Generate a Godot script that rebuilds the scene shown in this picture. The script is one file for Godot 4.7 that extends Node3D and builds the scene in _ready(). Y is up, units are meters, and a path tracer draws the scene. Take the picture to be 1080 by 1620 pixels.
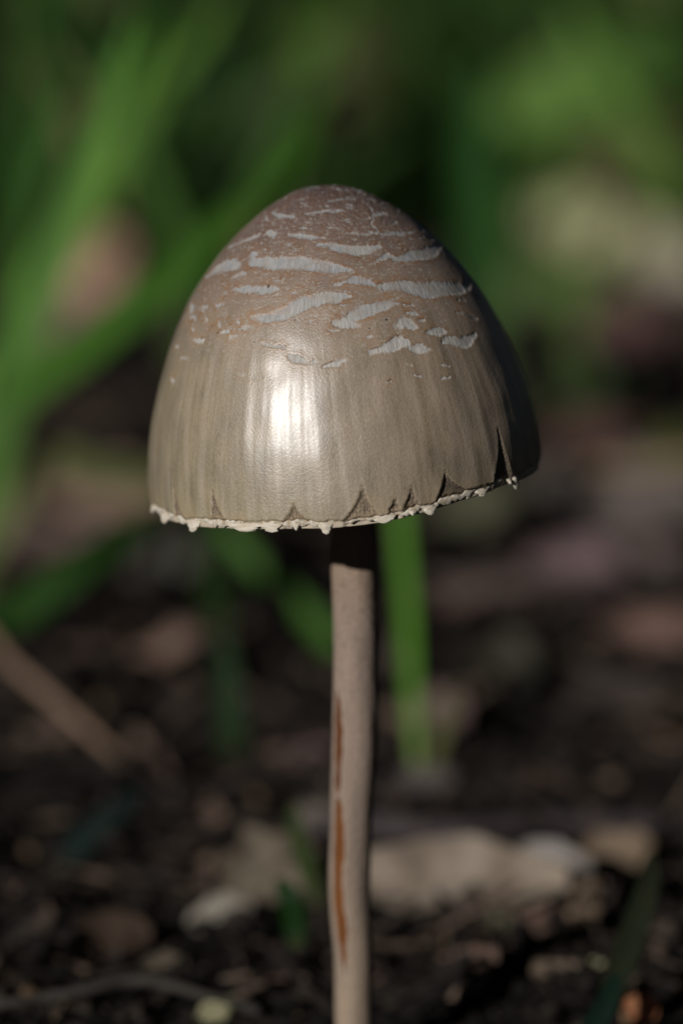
extends Node3D
# A mushroom on dark woodland soil, seen close up with a macro lens; grass, dead leaves and weeds stand out of focus behind it.

const TAU_ := 6.2831853
const STEM_FOOT := Vector3(0.0014, 0.0, 0.0)
const RIM_CENTRE := Vector3(0.00067, 0.0639, 0.0)
var rng := RandomNumberGenerator.new()
var noise_a := FastNoiseLite.new()
var noise_b := FastNoiseLite.new()
var noise_c := FastNoiseLite.new()
var ground_noise := FastNoiseLite.new()
var taken := {}
var leaf_grain: Texture2D
var leaf_relief: Texture2D

# ---------------------------------------------------------------- helpers
func lin(r: float, g: float, b: float) -> Color:
	return Color(r, g, b).linear_to_srgb()

func numbered(called: String) -> String:
	var n: int = taken.get(called, 0)
	taken[called] = n + 1
	return called if n == 0 else "%s_%03d" % [called, n]

func tag(o: Node3D, label: String, category: String, group := "") -> void:
	o.set_meta("label", label)
	o.set_meta("category", category)
	if group != "":
		o.set_meta("group", group)

func show_mesh(called: String, mesh: Mesh, material: Material, parent: Node = self) -> MeshInstance3D:
	var o := MeshInstance3D.new()
	o.name = numbered(called) if parent == self else called
	o.mesh = mesh
	o.material_override = material
	parent.add_child(o, true)
	return o

# A grid of points (rows x columns) as one smooth mesh. mode "up": the normals look up; "tube": away from each row's middle; closed: first and last column coincide.
func grid(points: PackedVector3Array, columns: int, rows: int, mode := "tube", closed := true, uvs := PackedVector2Array(), colors := PackedColorArray()) -> ArrayMesh:
	var normals := PackedVector3Array()
	normals.resize(points.size())
	var index := PackedInt32Array()
	index.resize((columns - 1) * (rows - 1) * 6)
	var k := 0
	for j in rows - 1:
		for i in columns - 1:
			var a := j * columns + i
			var b := a + 1
			var c := a + columns
			var d := c + 1
			var n := (points[d] - points[a]).cross(points[b] - points[c])
			normals[a] += n
			normals[b] += n
			normals[c] += n
			normals[d] += n
			index[k] = a
			index[k + 1] = b
			index[k + 2] = c
			index[k + 3] = b
			index[k + 4] = d
			index[k + 5] = c
			k += 6
	if closed:
		for j in rows:
			var n := normals[j * columns] + normals[j * columns + columns - 1]
			normals[j * columns] = n
			normals[j * columns + columns - 1] = n
	var facing := 0.0
	for j in rows:
		var middle := Vector3.ZERO
		for i in columns:
			middle += points[j * columns + i]
		middle /= columns
		for i in columns:
			var at := j * columns + i
			facing += normals[at].y if mode == "up" else normals[at].dot(points[at] - middle)
	var turned := facing < 0.0
	for i in normals.size():
		normals[i] = (-normals[i] if turned else normals[i]).normalized()
	# Godot's front faces run clockwise: the triangle (a, b, c) faces along (c - a) x (b - a)
	var a0 := index[0]
	var sample := 0.0
	for t in range(0, index.size(), maxi(3, (index.size() / 3 / 200) * 3)):
		var face := (points[index[t + 2]] - points[index[t]]).cross(points[index[t + 1]] - points[index[t]])
		sample += face.dot(normals[index[t]])
	if sample < 0.0:
		for t in range(0, index.size(), 3):
			var s := index[t + 1]
			index[t + 1] = index[t + 2]
			index[t + 2] = s
	var arrays := []
	arrays.resize(Mesh.ARRAY_MAX)
	arrays[Mesh.ARRAY_VERTEX] = points
	arrays[Mesh.ARRAY_NORMAL] = normals
	if uvs.size():
		arrays[Mesh.ARRAY_TEX_UV] = uvs
	if colors.size():
		arrays[Mesh.ARRAY_COLOR] = colors
	arrays[Mesh.ARRAY_INDEX] = index
	var mesh := ArrayMesh.new()
	mesh.add_surface_from_arrays(Mesh.PRIMITIVE_TRIANGLES, arrays)
	return mesh

func spline(pts: Array, t: float) -> Vector3:
	var f := clampf(t, 0.0, 1.0) * (pts.size() - 1)
	var i := mini(int(f), pts.size() - 2)
	var p0: Vector3 = pts[maxi(i - 1, 0)]
	var p1: Vector3 = pts[i]
	var p2: Vector3 = pts[i + 1]
	var p3: Vector3 = pts[mini(i + 2, pts.size() - 1)]
	return p1.cubic_interpolate(p2, p0, p3, f - i)

# row of numbers [x, a, b, ...]*n -> value at x by straight lines
func along(table: Array, x: float, step: int, which: int) -> float:
	var n := table.size() / step
	if x <= table[0]:
		return table[which]
	for i in n - 1:
		if x <= table[(i + 1) * step]:
			var t: float = (x - table[i * step]) / (table[(i + 1) * step] - table[i * step])
			return lerpf(table[i * step + which], table[(i + 1) * step + which], t)
	return table[(n - 1) * step + which]

func hermite(xs: PackedFloat32Array, ys: PackedFloat32Array, x: float) -> float:
	var n := xs.size()
	var k := 0
	while k < n - 2 and x > xs[k + 1]:
		k += 1
	var h := xs[k + 1] - xs[k]
	var t := (x - xs[k]) / h
	var m0 := slope(xs, ys, k)
	var m1 := slope(xs, ys, k + 1)
	return (2 * t * t * t - 3 * t * t + 1) * ys[k] + (t * t * t - 2 * t * t + t) * h * m0 + (-2 * t * t * t + 3 * t * t) * ys[k + 1] + (t * t * t - t * t) * h * m1

func slope(xs: PackedFloat32Array, ys: PackedFloat32Array, k: int) -> float:
	if k == 0:
		return (ys[1] - ys[0]) / (xs[1] - xs[0])
	if k == xs.size() - 1:
		return (ys[k] - ys[k - 1]) / (xs[k] - xs[k - 1])
	var h0 := xs[k] - xs[k - 1]
	var h1 := xs[k + 1] - xs[k]
	return ((ys[k] - ys[k - 1]) / h0 * h1 + (ys[k + 1] - ys[k]) / h1 * h0) / (h0 + h1)

func ground_height(x: float, z: float) -> float:
	var h := ground_noise.get_noise_2d(x * 1000.0, z * 1000.0) * 0.0022 + ground_noise.get_noise_2d(x * 260.0 + 70.0, z * 260.0) * 0.003
	h += 0.0016 * exp(-(x * x + z * z) / 0.00006)
	return h

# ---------------------------------------------------------------- scene
func _ready() -> void:
	rng.seed = 4711
	var lens := CameraAttributesPhysical.new()
	lens.frustum_focal_length = 100.0
	lens.frustum_focus_distance = 0.4315
	lens.frustum_near = 0.02
	lens.frustum_far = 200.0
	lens.exposure_aperture = 6.5
	var camera := Camera3D.new()
	camera.name = "camera"
	add_child(camera)
	camera.attributes = lens
	camera.position = Vector3(0.0, 0.061 + 0.45 * sin(deg_to_rad(13.0)), 0.45 * cos(deg_to_rad(13.0)))
	camera.rotation_degrees = Vector3(-13.0, 0.0, 0.0)
	camera.fov = rad_to_deg(2.0 * atan(0.12))
	camera.near = 0.02
	camera.far = 200.0
	camera.current = true

	var sky_material := ProceduralSkyMaterial.new()
	sky_material.sky_top_color = lin(0.11, 0.16, 0.25)
	sky_material.sky_horizon_color = lin(0.25, 0.30, 0.33)
	sky_material.sky_curve = 0.15
	sky_material.ground_bottom_color = lin(0.03, 0.03, 0.025)
	sky_material.ground_horizon_color = lin(0.08, 0.08, 0.07)
	sky_material.sun_angle_max = 6.0
	sky_material.sky_energy_multiplier = 0.4
	var sky := Sky.new()
	sky.sky_material = sky_material
	var environment := Environment.new()
	environment.background_mode = Environment.BG_SKY
	environment.sky = sky
	environment.tonemap_mode = Environment.TONE_MAPPER_LINEAR
	environment.tonemap_exposure = 0.63
	environment.sdfgi_enabled = true
	environment.ssao_enabled = true
	environment.ssil_enabled = true
	var around := WorldEnvironment.new()
	around.name = "world_environment"
	around.environment = environment
	add_child(around)

	var sun := DirectionalLight3D.new()
	sun.name = "sun"
	sun.light_energy = 1.6
	sun.light_color = Color(1.0, 0.985, 0.965)
	sun.light_angular_distance = 0.5
	sun.shadow_enabled = true
	add_child(sun)
	var to_sun := Vector3(-sin(deg_to_rad(36.0)) * cos(deg_to_rad(22.0)), sin(deg_to_rad(22.0)), cos(deg_to_rad(36.0)) * cos(deg_to_rad(22.0)))
	sun.look_at_from_position(to_sun, Vector3.ZERO, Vector3.UP)

	noise_a.seed = 11
	noise_a.noise_type = FastNoiseLite.TYPE_SIMPLEX_SMOOTH
	noise_a.frequency = 1.0
	noise_a.fractal_type = FastNoiseLite.FRACTAL_NONE
	noise_b.seed = 23
	noise_b.noise_type = FastNoiseLite.TYPE_SIMPLEX
	noise_b.frequency = 1.0
	noise_b.fractal_octaves = 3
	noise_c.seed = 37
	noise_c.noise_type = FastNoiseLite.TYPE_CELLULAR
	noise_c.frequency = 1.0
	noise_c.cellular_return_type = FastNoiseLite.RETURN_DISTANCE
	noise_c.fractal_type = FastNoiseLite.FRACTAL_NONE
	ground_noise.seed = 5
	ground_noise.frequency = 0.06
	ground_noise.fractal_octaves = 4

	leaf_grain = grain_texture(3, 0.02, [0.0, 0.45, 1.0], [Color(0.42, 0.39, 0.36), Color(0.84, 0.82, 0.80), Color(1.0, 1.0, 1.0)])
	leaf_relief = grain_texture(8, 0.03, [0.0, 1.0], [Color.BLACK, Color.WHITE])

	build_ground()
	build_mushroom()
	build_blades()
	build_leaves()
	build_twigs()
	scatter_crumbs()
	scatter_litter()
	scatter_grass()

func grain_texture(seed_: int, frequency: float, offsets: Array, colors: Array) -> NoiseTexture2D:
	var n := FastNoiseLite.new()
	n.seed = seed_
	n.frequency = frequency
	n.fractal_octaves = 5
	var t := NoiseTexture2D.new()
	t.width = 256
	t.height = 256
	t.seamless = true
	t.noise = n
	var g := Gradient.new()
	g.offsets = PackedFloat32Array(offsets)
	g.colors = PackedColorArray(colors)
	t.color_ramp = g
	return t

# ---------------------------------------------------------------- setting
func build_ground() -> void:
	# one sheet, finely divided round the mushroom and coarser towards the horizon
	var xs := PackedFloat32Array()
	var zs := PackedFloat32Array()
	var n := 260
	for i in n + 1:
		var t := (i / float(n)) * 2.0 - 1.0
		xs.append(0.35 * t + 80.0 * pow(absf(t), 12.0) * signf(t))
		zs.append(-0.3 + 0.55 * t + 100.0 * pow(absf(t), 12.0) * signf(t))
	var points := PackedVector3Array()
	for z in zs:
		for x in xs:
			points.append(Vector3(x, ground_height(x, z), z))
	var m := StandardMaterial3D.new()
	m.resource_name = "dark_soil"
	m.albedo_color = Color.WHITE
	m.albedo_texture = grain_texture(21, 0.035, [0.0, 0.35, 0.6, 0.8, 1.0], [lin(0.004, 0.004, 0.004), lin(0.008, 0.007, 0.006), lin(0.013, 0.011, 0.010), lin(0.024, 0.020, 0.016), lin(0.045, 0.036, 0.029)])
	m.uv1_triplanar = true
	m.uv1_world_triplanar = true
	m.uv1_scale = Vector3(24, 24, 24)
	m.roughness = 0.95
	m.metallic_specular = 0.25
	m.heightmap_enabled = true
	m.heightmap_texture = grain_texture(22, 0.05, [0.0, 1.0], [Color.BLACK, Color.WHITE])
	m.heightmap_scale = 0.12
	var o := show_mesh("ground", grid(points, n + 1, n + 1, "up", false), m)
	o.set_meta("kind", "structure")

# ---------------------------------------------------------------- mushroom
var cap_z := PackedFloat32Array()   # height above the rim plane at each step from the tip to the rim
var cap_r := PackedFloat32Array()
var cap_len := 0.0
const CAP_W := 1536
const CAP_H := 640
const CRACKS := [
	[-40.8,13.3,0.59,-33.5,13.19,0.72,-25.2,13.3,0.79,-11,13.5,0.82,2,14.27,0.66,8.5,14.68,0.33,12.2,14.84,0.1],
	[-42.5,13.14,0.33,-45.8,12.27,0.39,-42,12.32,0.26],
	[-79,15.76,0.33,-70.2,14.37,0.72,-60.2,13.76,0.79,-51.5,13.71,0.52],
	[-49,14.89,0.33,-45.5,14.37,0.2],
	[-46.8,16.48,0.2,-39,16.43,0.46,-32,16.43,0.46,-25.5,16.38,0.39,-21.5,16.48,0.13],
	[-31.8,19.56,0.2,-24.5,19.61,0.46,-19.2,19.3,0.66,-14.2,18.74,0.79,-9.2,18.07,0.79,-2.5,17.76,0.72,4,17.76,0.52,9.5,17.76,0.13],
	[-4,11.09,0.26,2.2,11.5,0.39,11,12.12,0.66,19.2,12.63,0.66,25,12.53,0.52,31,12.42,0.26],
	[-25,9.65,0.2,-16,9.81,0.39,-7.2,10.16,0.33,-0.2,10.37,0.13],
	[-17.2,6.62,0.13,-6.2,6.52,0.2,3.8,6.37,0.26,14.2,6.47,0.26,22,6.83,0.13],
	[23.8,7.39,0.13,27.8,7.75,0.13],
	[4.8,4.88,0.1,22.2,4.67,0.16,45.5,4.47,0.13],
	[13,9.86,0.13,23.2,10.37,0.2,32.8,10.58,0.2,37,10.37,0.13],
	[1.5,9.03,0.13,8.2,9.09,0.2,13.5,9.5,0.13],
	[36.5,10.73,0.2,47.8,11.14,0.33,62.5,11.55,0.2],
	[25,14.17,0.2,32.8,13.6,0.33,37.2,14.22,0.39,46.5,14.27,0.59,57,14.43,0.72,69.2,14.22,0.66,78.8,14.17,0.39],
	[73.5,12.73,0.33,86.8,13.55,0.39,94.5,14.32,0.26],
	[82.5,15.04,0.33,94.5,15.86,0.33],
	[21.5,17.25,0.2,25.8,17.2,0.52,32.5,17.45,0.72,39.2,18.12,0.92,47.2,18.53,0.98,56.8,18.89,0.85,65.2,19.2,0.72],
	[79.2,17.3,0.39,80.5,18.28,0.52,69.5,19.3,0.59],
	[83,18.74,0.33,93.8,20.12,0.2],
	[3.2,16.22,0.2,8.5,16.07,0.26,11.5,15.97,0.46,14.8,16.12,0.59,18,16.43,0.46,20,16.94,0.2],
	[5.2,20.28,0.39,8.5,20.02,0.66,13,19.61,0.72,18.5,19.35,0.66,23,19.2,0.46,28,19.3,0.13],
	[1,20.48,0.26,5,20.74,0.52,9,21,0.33,10.2,21.2,0.07],
	[23.8,21.61,0.33,27,21.46,0.59,30,21.46,0.39],
	[28,22.07,0.26,31,22.07,0.33],
	[35.5,22.84,0.26,38.8,22.95,0.52,42.2,23.15,0.39],
	[12.5,23.92,0.26,18.5,23.82,0.52,23.2,23.41,0.66,26,23.56,0.39],
	[26.8,24.23,0.26,30,24.38,0.59,34,24.59,0.2],
	[40.8,24.13,0.33,45.8,24.33,0.59,49.5,24.74,0.66,57.5,24.33,0.39],
	[56.8,22.18,0.2,60.2,22.48,0.33,63,22.84,0.26],
	[29.5,20.48,0.13,31.8,20.53,0.26,33.8,20.74,0.13],
	[33.5,21.3,0.13,35.8,21.46,0.2],
	[51.8,21.61,0.13,56.2,21.87,0.16],
	[56.8,20.28,0.13,62,20.59,0.2],
	[12,22.43,0.13,14.2,22.48,0.16],
	[29,19.2,0.1,30.5,19.71,0.13,33.2,19.66,0.1],
	[25.2,18.79,0.1,28.2,18.74,0.13],
	[-15.5,23.61,0.1,-13.2,23.97,0.46,-11.5,24.18,0.39,-9.8,24.38,0.2],
	[-8.8,24.49,0.13,-5.2,24.38,0.13],
	[-3.5,25.1,0.13,0.2,24.9,0.33,3.5,24.54,0.2],
	[-36.5,20.74,0.13,-33,20.64,0.26,-30.2,20.64,0.2],
	[-32,19.56,0.26,-28,19.4,0.26],
	[-51.5,15.04,0.26,-44.2,14.68,0.33],
	[-79,18.89,0.26,-73,19.35,0.46],
	[-64.8,18.94,0.2,-59.8,18.69,0.26],
	[-53.5,18.48,0.2,-49.8,18.22,0.33],
	[-71,20.12,0.2,-65.2,20.12,0.26],
	[-59,19.61,0.13,-55.5,20.17,0.2],
	[-48,20.23,0.26,-46,20.59,0.2],
	[-44.8,21.15,0.26,-41.5,21.15,0.26],
	[-59.5,22.38,0.2,-54,22.33,0.33],
	[-75.2,23.56,0.2,-72.5,23.51,0.2],
	[-66,24.44,0.2,-61.5,24.33,0.26],
	[-64.5,21.2,0.2,-62.8,21.36,0.13],
	[-39.5,21.71,0.2,-37.5,21.61,0.2],
	[-70,26.8,0.2,-67.5,27,0.26],
	[-91.5,20.84,0.2,-91.5,20.84,0.13],
	[-91.8,18.48,0.2,-92,18.99,0.26],
	[-59,6.57,0.2,-41.5,6.93,0.26,-29.5,7.03,0.33],
	[-63.5,7.19,0.2,-54.5,7.6,0.13],
	[-78.2,11.81,0.26,-63,10.78,0.33,-51,9.7,0.33],
	[-43.5,9.29,0.39,-36.8,9.6,0.39],
	[-96.2,8.78,0.13,-96.2,8.16,0.13],
	[46,8.11,0.26,53.8,8.11,0.33,60.8,8.26,0.2],
	[52.5,9.96,0.2,58.8,9.75,0.2],
	[61.8,5.49,0.13,70.2,5.9,0.2],
	[29.8,1.59,0.1,44.2,2.26,0.2,48,3.29,0.2,72,2.77,0.2],
	[97.2,3.13,0.2,76.2,3.54,0.13],
	[-65.2,1.39,0.2,-62.8,0.82,0.2],
	[71,4,0.13,78.5,4.57,0.16],
	[50.5,6.78,0.1,43.2,8.21,0.13,35.5,9.34,0.13,37.5,10.22,0.13],
	[28,5.65,0.1,32.2,6.11,0.13],
	[30.5,8.26,0.1,39.2,8.32,0.13],
	[64.5,6.98,0.13,66.8,7.49,0.13],
	[16.5,8.42,0.1,22.5,8.37,0.1],
	[-26.8,22.54,0.1,-23,22.48,0.13,-17,22.74,0.1],
	[-1,21.36,0.1,2.5,21.41,0.13],
	[15.8,27.46,0.1,17.2,27.31,0.13],
	[25.8,27,0.1,27.8,27.26,0.13],
	[23.5,25.72,0.1,26,25.87,0.13],
	[35.5,27.87,0.1,38.8,27.77,0.1],
	[36.2,26.39,0.1,39.5,26.75,0.13],
	[-34.2,25.31,0.08,-32.2,25.77,0.1,-31,25.31,0.08],
	[-27.8,25.98,0.08,-24.2,25.77,0.09]
]
# splits in the margin: tip (degrees, mm from the tip of the cap), left and right end on the edge
const SPLITS := [
	[-59.5, 36.4, -60.5, 40.6, -54.0, 40.9], [-40.8, 37.1, -42.5, 40.2, -36.0, 40.7], [-14.7, 38.4, -18.3, 40.2, -11.0, 40.3],
	[5.0, 37.0, -0.8, 40.3, 9.0, 40.1], [13.8, 38.7, 12.0, 39.8, 14.6, 39.8], [18.8, 37.9, 16.3, 39.8, 20.4, 39.8], [29.6, 37.2, 26.2, 40.0, 36.4, 39.7], [52.2, 34.2, 47.5, 39.9, 55.0, 39.4],
	[84.0, 37.2, 81.0, 40.0, 88.0, 40.0], [112.0, 36.0, 108.0, 40.0, 115.0, 40.0], [150.0, 37.5, 147.0, 40.0, 154.0, 40.0], [-88.0, 37.6, -91.0, 40.2, -85.0, 40.2], [-120.0, 36.8, -124.0, 40.2, -116.0, 40.2], [-160.0, 37.5, -163.0, 40.2, -156.0, 40.2]]

func cap_profile() -> void:
	var z := PackedFloat32Array([0.0, 2.0, 5.0, 9.0, 13.0, 17.0, 21.0, 24.0, 27.0, 29.0, 30.5, 31.4, 31.8])
	var r := PackedFloat32Array([20.7, 20.72, 20.53, 19.79, 18.5, 16.92, 14.75, 12.55, 9.75, 7.2, 4.87, 2.72, 0.0])
	var s := PackedFloat32Array([0.0])
	for i in range(1, z.size()):
		s.append(s[i - 1] + Vector2(z[i] - z[i - 1], r[i] - r[i - 1]).length())
	cap_len = s[s.size() - 1]
	for j in CAP_H + 1:
		var at := cap_len * (1.0 - j / float(CAP_H))
		cap_z.append(hermite(s, z, at) * 0.001)
		cap_r.append(maxf(hermite(s, r, at), 0.0) * 0.001)

# A point of the cap: turn in radians (0 faces the camera, positive to the right), s in mm from the tip, off in metres outwards
func cap_point(turn: float, s: float, off := 0.0) -> Vector3:
	var f := clampf(s / cap_len, 0.0, 1.0) * CAP_H
	var j := mini(int(f), CAP_H - 1)
	var t := f - j
	var r := lerpf(cap_r[j], cap_r[j + 1], t)
	var z := lerpf(cap_z[j], cap_z[j + 1], t)
	if s > cap_len:
		z -= (s - cap_len) * 0.001
	var dr := cap_r[j + 1] - cap_r[j]
	var dz := cap_z[j + 1] - cap_z[j]
	var n := Vector2(-dz, dr).normalized()
	r += n.x * off
	z += n.y * off
	var droop := smoothstep(26.0, 41.0, s)
	z -= 0.00045 * droop * maxf(0.0, cos(turn + 0.6)) + 0.00012 * droop * sin(turn * 5.0 + 0.7)
	z += 0.0008 * smoothstep(33.0, 41.0, s) * smoothstep(-0.1, 0.9, sin(turn))
	r *= 1.0 + 0.006 * sin(turn * 3.0 + 1.0) * droop + 0.0035 * sin(turn * 7.0) * droop
	return Vector3(r * sin(turn), z, r * cos(turn))

func edge_of_skin(turn: float) -> float:
	return 40.22 + 0.22 * noise_a.get_noise_2d(cos(turn) * 6.0 + 9.0, sin(turn) * 6.0) + 0.12 * noise_a.get_noise_2d(cos(turn) * 22.0, sin(turn) * 22.0 + 5.0) - 0.1 * smoothstep(-0.2, 0.9, sin(turn))

func build_mushroom() -> void:
	cap_profile()
	var mushroom := Node3D.new()
	mushroom.name = numbered("mushroom")
	mushroom.position = STEM_FOOT
	add_child(mushroom)
	tag(mushroom, "tall brown mushroom with cracked bell-shaped cap and slender stem, in sharp focus", "mushroom")
	build_stem(mushroom)
	var tilt := Basis(Vector3(0, 0, 1), deg_to_rad(5.0)) * Basis(Vector3(1, 0, 0), deg_to_rad(-2.0))
	var place := Transform3D(tilt, RIM_CENTRE - STEM_FOOT)

	# signed distance in mm to the nearest crack of the skin, over turn x way from the tip
	var far := 9.0
	var crack := PackedFloat32Array()
	crack.resize(CAP_W * CAP_H)
	crack.fill(far)
	var px_s := cap_len / CAP_H
	var list := CRACKS.duplicate()
	# smaller flecks scattered over the upper half, some on the side turned away
	for i in 620:
		var turn := rng.randf_range(-180.0, 180.0)
		var s := rng.randf_range(0.6, 24.0) + absf(rng.randfn(0.0, 2.0))
		var w := rng.randf_range(0.03, 0.13)
		var l := rng.randf_range(0.1, 0.55)
		var back := absf(turn) > 85.0
		if not back and s > 21.0:
			continue
		if back and i % 3 == 0:
			w *= 4.5
			l *= 4.0
		var r_at := maxf(0.7, cap_r[int(s / cap_len * CAP_H)] * 1000.0)
		var d := rad_to_deg(l / r_at)
		var rise := rng.randf_range(-0.35, 0.35) * l
		list.append([turn - d, s - rise, w * 0.5, turn, s, w, turn + d, s + rise, w * 0.4])
	for raw: Array in list:
		# round the course and the width of each crack
		var c := []
		var n := raw.size() / 3
		for k in n - 1:
			for part in 4:
				var t := part / 4.0
				for d in 3:
					var p1: float = raw[k * 3 + d]
					var p2: float = raw[k * 3 + 3 + d]
					var p0: float = raw[maxi(k - 1, 0) * 3 + d]
					var p3: float = raw[mini(k + 2, n - 1) * 3 + d]
					var v := cubic_interpolate(p1, p2, p0, p3, t)
					c.append(maxf(v, 0.01) if d == 2 else v)
		c.append_array(raw.slice(raw.size() - 3))
		for k in range(0, c.size() - 3, 3):
			var a0: float = c[k]
			var s0: float = c[k + 1]
			var w0: float = c[k + 2]
			var a1: float = c[k + 3]
			var s1: float = c[k + 4]
			var w1: float = c[k + 5]
			var reach := maxf(w0, w1) + 0.75
			var j0 := maxi(0, int((minf(s0, s1) - reach) / px_s))
			var j1 := mini(CAP_H - 1, int((maxf(s0, s1) + reach) / px_s) + 1)
			for j in range(j0, j1 + 1):
				var s := (j + 0.5) * px_s
				var r := maxf(0.3, cap_r[j] * 1000.0)
				var per := TAU * r / CAP_W
				var i0 := int(floor((minf(a0, a1) / 360.0 + 0.5) * CAP_W - reach / per))
				var i1 := int(ceil((maxf(a0, a1) / 360.0 + 0.5) * CAP_W + reach / per))
				if i1 - i0 > CAP_W:
					i0 = 0
					i1 = CAP_W - 1
				var bx := deg_to_rad(a1 - a0) * r
				var by := s1 - s0
				var len2 := maxf(bx * bx + by * by, 1e-6)
				for i in range(i0, i1 + 1):
					var x := ((i + 0.5) / CAP_W - 0.5) * TAU * r - deg_to_rad(a0) * r
					var y := s - s0
					var t := clampf((x * bx + y * by) / len2, 0.0, 1.0)
					var dx := x - bx * t
					var dy := y - by * t
					var d := sqrt(dx * dx + dy * dy) - lerpf(w0, w1, t)
					var at := j * CAP_W + posmod(i, CAP_W)
					if d < crack[at]:
						crack[at] = d

	# signed distance to the splits of the margin
	var split := PackedFloat32Array()
	split.resize(CAP_W * CAP_H)
	split.fill(far)
	for c: Array in SPLITS:
		for j in range(int((c[1] - 1.0) / px_s), CAP_H):
			var s := (j + 0.5) * px_s
			var r := cap_r[j] * 1000.0
			var down := clampf((s - c[1]) / (maxf(c[3], c[5]) - c[1]), 0.0, 1.0)
			var open := 0.18 * down + 0.82 * pow(down, 1.9)
			var left: float = lerpf(c[0], c[2], open)
			var right: float = lerpf(c[0], c[4], open)
			for i in range(int((minf(c[2], c[0]) / 360.0 + 0.5) * CAP_W) - 10, int((maxf(c[4], c[0]) / 360.0 + 0.5) * CAP_W) + 11):
				var deg := ((i + 0.5) / CAP_W - 0.5) * 360.0
				var d := deg_to_rad(maxf(left - deg, deg - right)) * r + 0.02
				d = maxf(d, (c[1] - s) * 0.8)
				var at := j * CAP_W + posmod(i, CAP_W)
				split[at] = minf(split[at], d)

	var albedo := PackedByteArray()
	albedo.resize(CAP_W * CAP_H * 3)
	var rough := PackedByteArray()
	rough.resize(CAP_W * CAP_H)
	var height := PackedByteArray()
	height.resize(CAP_W * CAP_H)
	var coat := PackedByteArray()
	coat.resize(CAP_W * CAP_H)
	var sink := PackedFloat32Array()
	sink.resize(CAP_W * CAP_H)
	var tones := [Color(0.108, 0.072, 0.065), Color(0.196, 0.137, 0.110), Color(0.280, 0.209, 0.156), Color(0.312, 0.246, 0.180), Color(0.314, 0.253, 0.184), Color(0.370, 0.300, 0.205)]
	var stops := [0.0, 0.25, 0.46, 0.62, 0.88, 1.0]
	var specks := [[-27.5, 16.0, 0.13], [-13.5, 19.9, 0.09], [-46.8, 21.3, 0.08], [-28.8, 22.1, 0.06], [-21.5, 26.1, 0.06], [21.0, 20.8, 0.09], [13.8, 21.5, 0.07], [40.0, 15.2, 0.06], [-5.0, 13.5, 0.05]]
	for i in 26:
		specks.append([rng.randf_range(-180, 180), rng.randf_range(9, 36), rng.randf_range(0.03, 0.06)])
	var ring_x := PackedFloat32Array()
	var ring_z := PackedFloat32Array()
	var edges := PackedFloat32Array()
	for i in CAP_W:
		var turn := ((i + 0.5) / CAP_W - 0.5) * TAU
		ring_x.append(sin(turn))
		ring_z.append(cos(turn))
		edges.append(edge_of_skin(turn))
	for j in CAP_H:
		var s := (j + 0.5) * px_s
		var t := s / cap_len
		var r := cap_r[j] * 1000.0
		var q := 0
		while q < 4 and t > stops[q + 1]:
			q += 1
		var base: Color = tones[q].lerp(tones[q + 1], clampf((t - stops[q]) / (stops[q + 1] - stops[q]), 0.0, 1.0))
		var low := smoothstep(0.35, 0.7, t)
		for i in CAP_W:
			var at := j * CAP_W + i
			var x := ring_x[i]
			var z := ring_z[i]
			var px := x * r
			var pz := z * r
			# position on the skin in mm -> blotches, grain; turn alone -> streaks that run down the cap
			var blot := noise_a.get_noise_3d(px * 0.28, s * 0.2, pz * 0.28)
			var grainy := noise_b.get_noise_3d(px * 4.2, s * 2.6, pz * 4.2)
			var rib := noise_a.get_noise_3d(x * 9.0 + 4.0, s * 0.018, z * 9.0)
			var streak := noise_a.get_noise_3d(x * 14.0, s * 0.06 + 3.0, z * 14.0) * 0.6 + noise_a.get_noise_3d(x * 30.0, s * 0.14 + 7.0, z * 30.0) * 0.5
			var fibre := noise_a.get_noise_3d(x * 120.0, s * 0.35, z * 120.0)
			var dash := smoothstep(0.25, 0.75, noise_a.get_noise_3d(x * 62.0, s * 0.55 + 60.0, z * 62.0))
			var tone := 1.0 + 0.10 * blot + 0.17 * grainy + ((0.24 + 0.14 * smoothstep(0.2, 0.8, x)) * streak + 0.08 * fibre - 0.10 * dash) * low
			var c := base * tone
			# browner and greyer clouds
			c.r *= 1.0 + 0.02 * blot - 0.02 * streak
			# a little browner to the right, more olive at the far left
			c.g *= 1.0 - 0.025 * x * low
			c.b *= 1.0 - 0.05 * absf(x) * low
			c.b *= 1.0 - 0.02 * blot + 0.09 * streak
			var pore := noise_a.get_noise_3d(px * 12.0, s * 9.0, pz * 12.0)
			var bump := 0.5 + 0.2 * grainy + 0.22 * pore + 0.04 * fibre * low
			var gloss := 0.46 + 0.12 * grainy + 0.05 * pore - 0.03 * streak
			var deep := 0.0
			deep += (0.048 * rib + 0.016 * streak) * low   # mm; gentle ribs
			deep += 0.05 * noise_a.get_noise_3d(px * 0.22, s * 0.22, pz * 0.22)
			var coat_here := 1.0
			# wrinkled tip
			var tip := 1.0 - smoothstep(0.12, 0.36, t)
			if tip > 0.0:
				var w := absf(noise_a.get_noise_3d(px * 0.9, s * 2.2 + 20.0, pz * 0.9))
				deep -= 0.10 * tip * (1.0 - smoothstep(0.0, 0.25, w))
				bump += 0.2 * tip * (w - 0.3)
				c = c.lerp(Color(0.36, 0.32, 0.29), 0.35 * tip * (1.0 - smoothstep(0.0, 0.07, w)))
			# cracks: pale dull flesh under a skin with an ochre edge
			var d := crack[at]
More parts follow.
